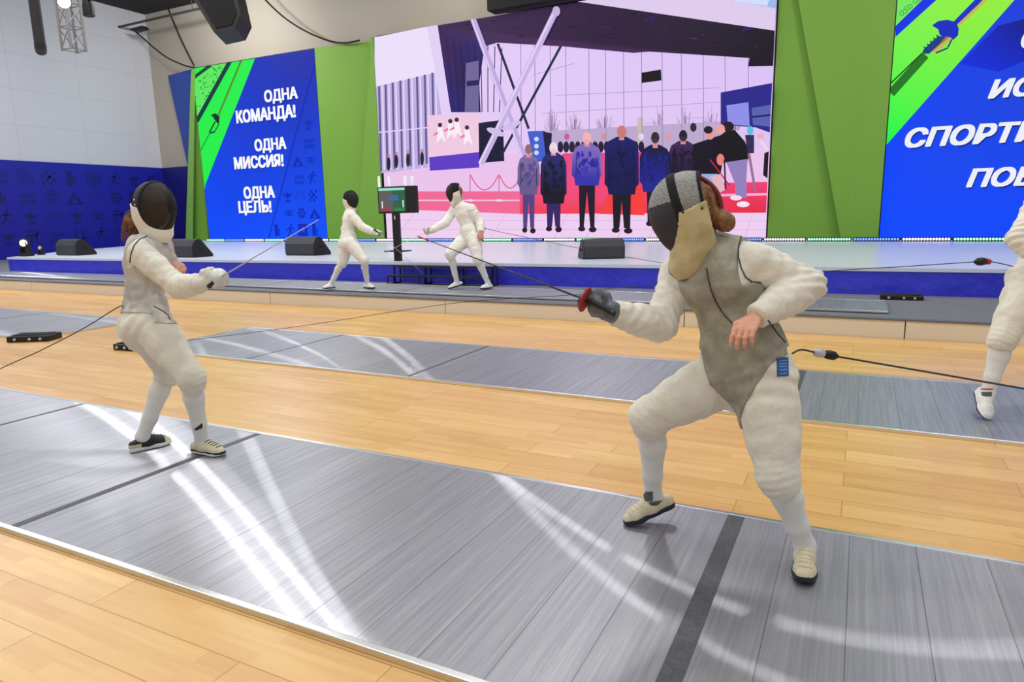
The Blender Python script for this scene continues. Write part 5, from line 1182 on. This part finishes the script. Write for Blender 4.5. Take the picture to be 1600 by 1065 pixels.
# ================================================================== HANGING GEAR AT TOP LEFT
d0 = 14.0
p = atD(337, -40, d0); sp_ = empty('hanging_speaker', atD(340, 0, d0), 'black loudspeaker cabinet hanging at the top left above the left screen', 'speaker')
pts = [atD(x, y, d0) for x, y in ((297, -40), (303, 0), (334, 50), (366, 43), (376, 22), (362, -40))]
a = MB(); a.prism(pts, FW*.6); a.build('cabinet', M['black'], sp_)
a = MB(); a.prism([atD(x, y, d0-.015) for x, y in ((308, -30), (310, 0), (337, 44), (362, 38), (369, 20), (356, -30))], FW*.012); a.build('grille', M['blackmatte'], sp_)
a = MB()
for x in (318, 350): a.tube([atD(x, -40, d0+.3), V3(*atD(x, -40, d0+.3)[:2], CEIL)], .02, 6)
a.build('hanging_bracket', M['black'], sp_, True)
d1 = 13.0
def hang(nm, px_, y1, dep, label, cat): 
    p = atD(px_, y1, dep); return p, empty(nm, p, label, cat)
p, o = hang('hanging_tube', 65, 86, d1, 'dark round-ended tube hanging down at the far top left', 'tube')
top = V3(p[0], p[1], CEIL); a = MB(); a.tube([p+V3(0, 0, z) for z in (0, .02, .06)]+[top], [.04, .075, .095, .095], 16); a.build('tube_body', M['grille'], o, True)
a = MB(); a.lathe([(0, .1), (.1, .1)], p+V3(0, 0, .1), (0, 0, 1), 16); a.build('end_ring', M['black'], o, True)
p, o = hang('lighting_truss', 116, 80, d1, 'upright silver truss column hanging at the top left beside a dark tube', 'truss')
a = MB()
for dx, dy in ((-.14, -.14), (.14, -.14), (.14, .14), (-.14, .14)): a.tube([p+V3(dx, dy, 0), V3(p[0]+dx, p[1]+dy, CEIL)], .026, 8)
a.build('chords', M['truss'], o, True); a = MB(); zz = p[2]; k = 0
while zz < CEIL-.4:
    for (x0, y0), (x1, y1) in (((-.14, -.14), (.14, -.14)), ((.14, -.14), (.14, .14)), ((.14, .14), (-.14, .14)), ((-.14, .14), (-.14, -.14))):
        a.tube([V3(p[0]+x0, p[1]+y0, zz+.04), V3(p[0]+x1, p[1]+y1, zz+.38)], .011, 6); a.tube([V3(p[0]+x0, p[1]+y0, zz+.02), V3(p[0]+x1, p[1]+y1, zz+.02)], .012, 6)
    zz += .4
a.build('braces', M['truss'], o, True)
p, o = hang('hanging_spotlight', 139, 26, d1+1, 'black spotlight pointing down at the top left, right of the truss column', 'stage lamp')
a = MB(); a.lathe([(0, .08), (.02, .12), (.2, .12), (.3, .09)], p, (0, 0, 1), 16); a.build('lamp_head', M['black'], o, True)
a = MB(); a.box(p+V3(0, 0, .33), (.42, .1, .05)); a.tube([p+V3(0, 0, .3), V3(p[0], p[1], CEIL)], .03, 8); a.build('yoke', M['black'], o, True)
p, o = hang('round_spotlight', 100, 3, d1-.9, 'bright white round lamp at the very top left edge', 'stage lamp')
a = MB(); a.sphere(p, .10, 16); a.build('bulb', glow('bright_bulb', (255, 252, 245), 6), o, True)
a = MB(); a.tube([p+V3(0, 0, .09), V3(p[0], p[1], CEIL)], .04, 8); a.build('stem', M['black'], o, True)
p0, p1 = atY(160, 48, BACKY-1.2), atY(318, 12, BACKY-1.2)
o = empty('hanging_rod', p0, 'thin grey rod hung level near the back wall, left of the loudspeaker', 'rod'); a = MB(); a.tube([p0, p1], .045, 8); a.build('rod', M['grille'], o, True)
m0 = atY(212, 42, BACKY-1.2); a = MB(); a.prism([m0+V3(-.45, 0, -.02), m0+V3(.35, 0, .0), m0+V3(.55, 0, -.14), m0+V3(-.1, 0, -.16)], (0, .2, 0)); a.build('bracket', M['black'], o)
a = MB()
for t in (.1, .9): a.tube([lerp(p0, p1, t), V3(*lerp(p0, p1, t)[:2], CEIL)], .012, 6)
a.build('hanger', M['grille'], o, True)
def cable(px_, Y_, label):
    pts = [atY(x, y, Y_) for x, y in px_]; o = cord(pts, .03, label, nm='hanging_cable', m='black'); o['category'] = 'cable'; return o
cable([(160, -14), (172, 12), (215, 52), (255, 86), (285, 101), (304, 106)], BACKY-.5, 'thick black cable drooping from the ceiling to the left screen\'s corner')
cable([(250, -20), (262, 12), (283, 62), (303, 102)], BACKY-.25, 'steeper black cable running straight to the left screen\'s top corner')
cable([(400, -20), (415, 0), (445, 28), (480, 50), (515, 64), (540, 67), (562, 63)], BACKY-.5, 'black cable sagging along the wall above the left green flat')
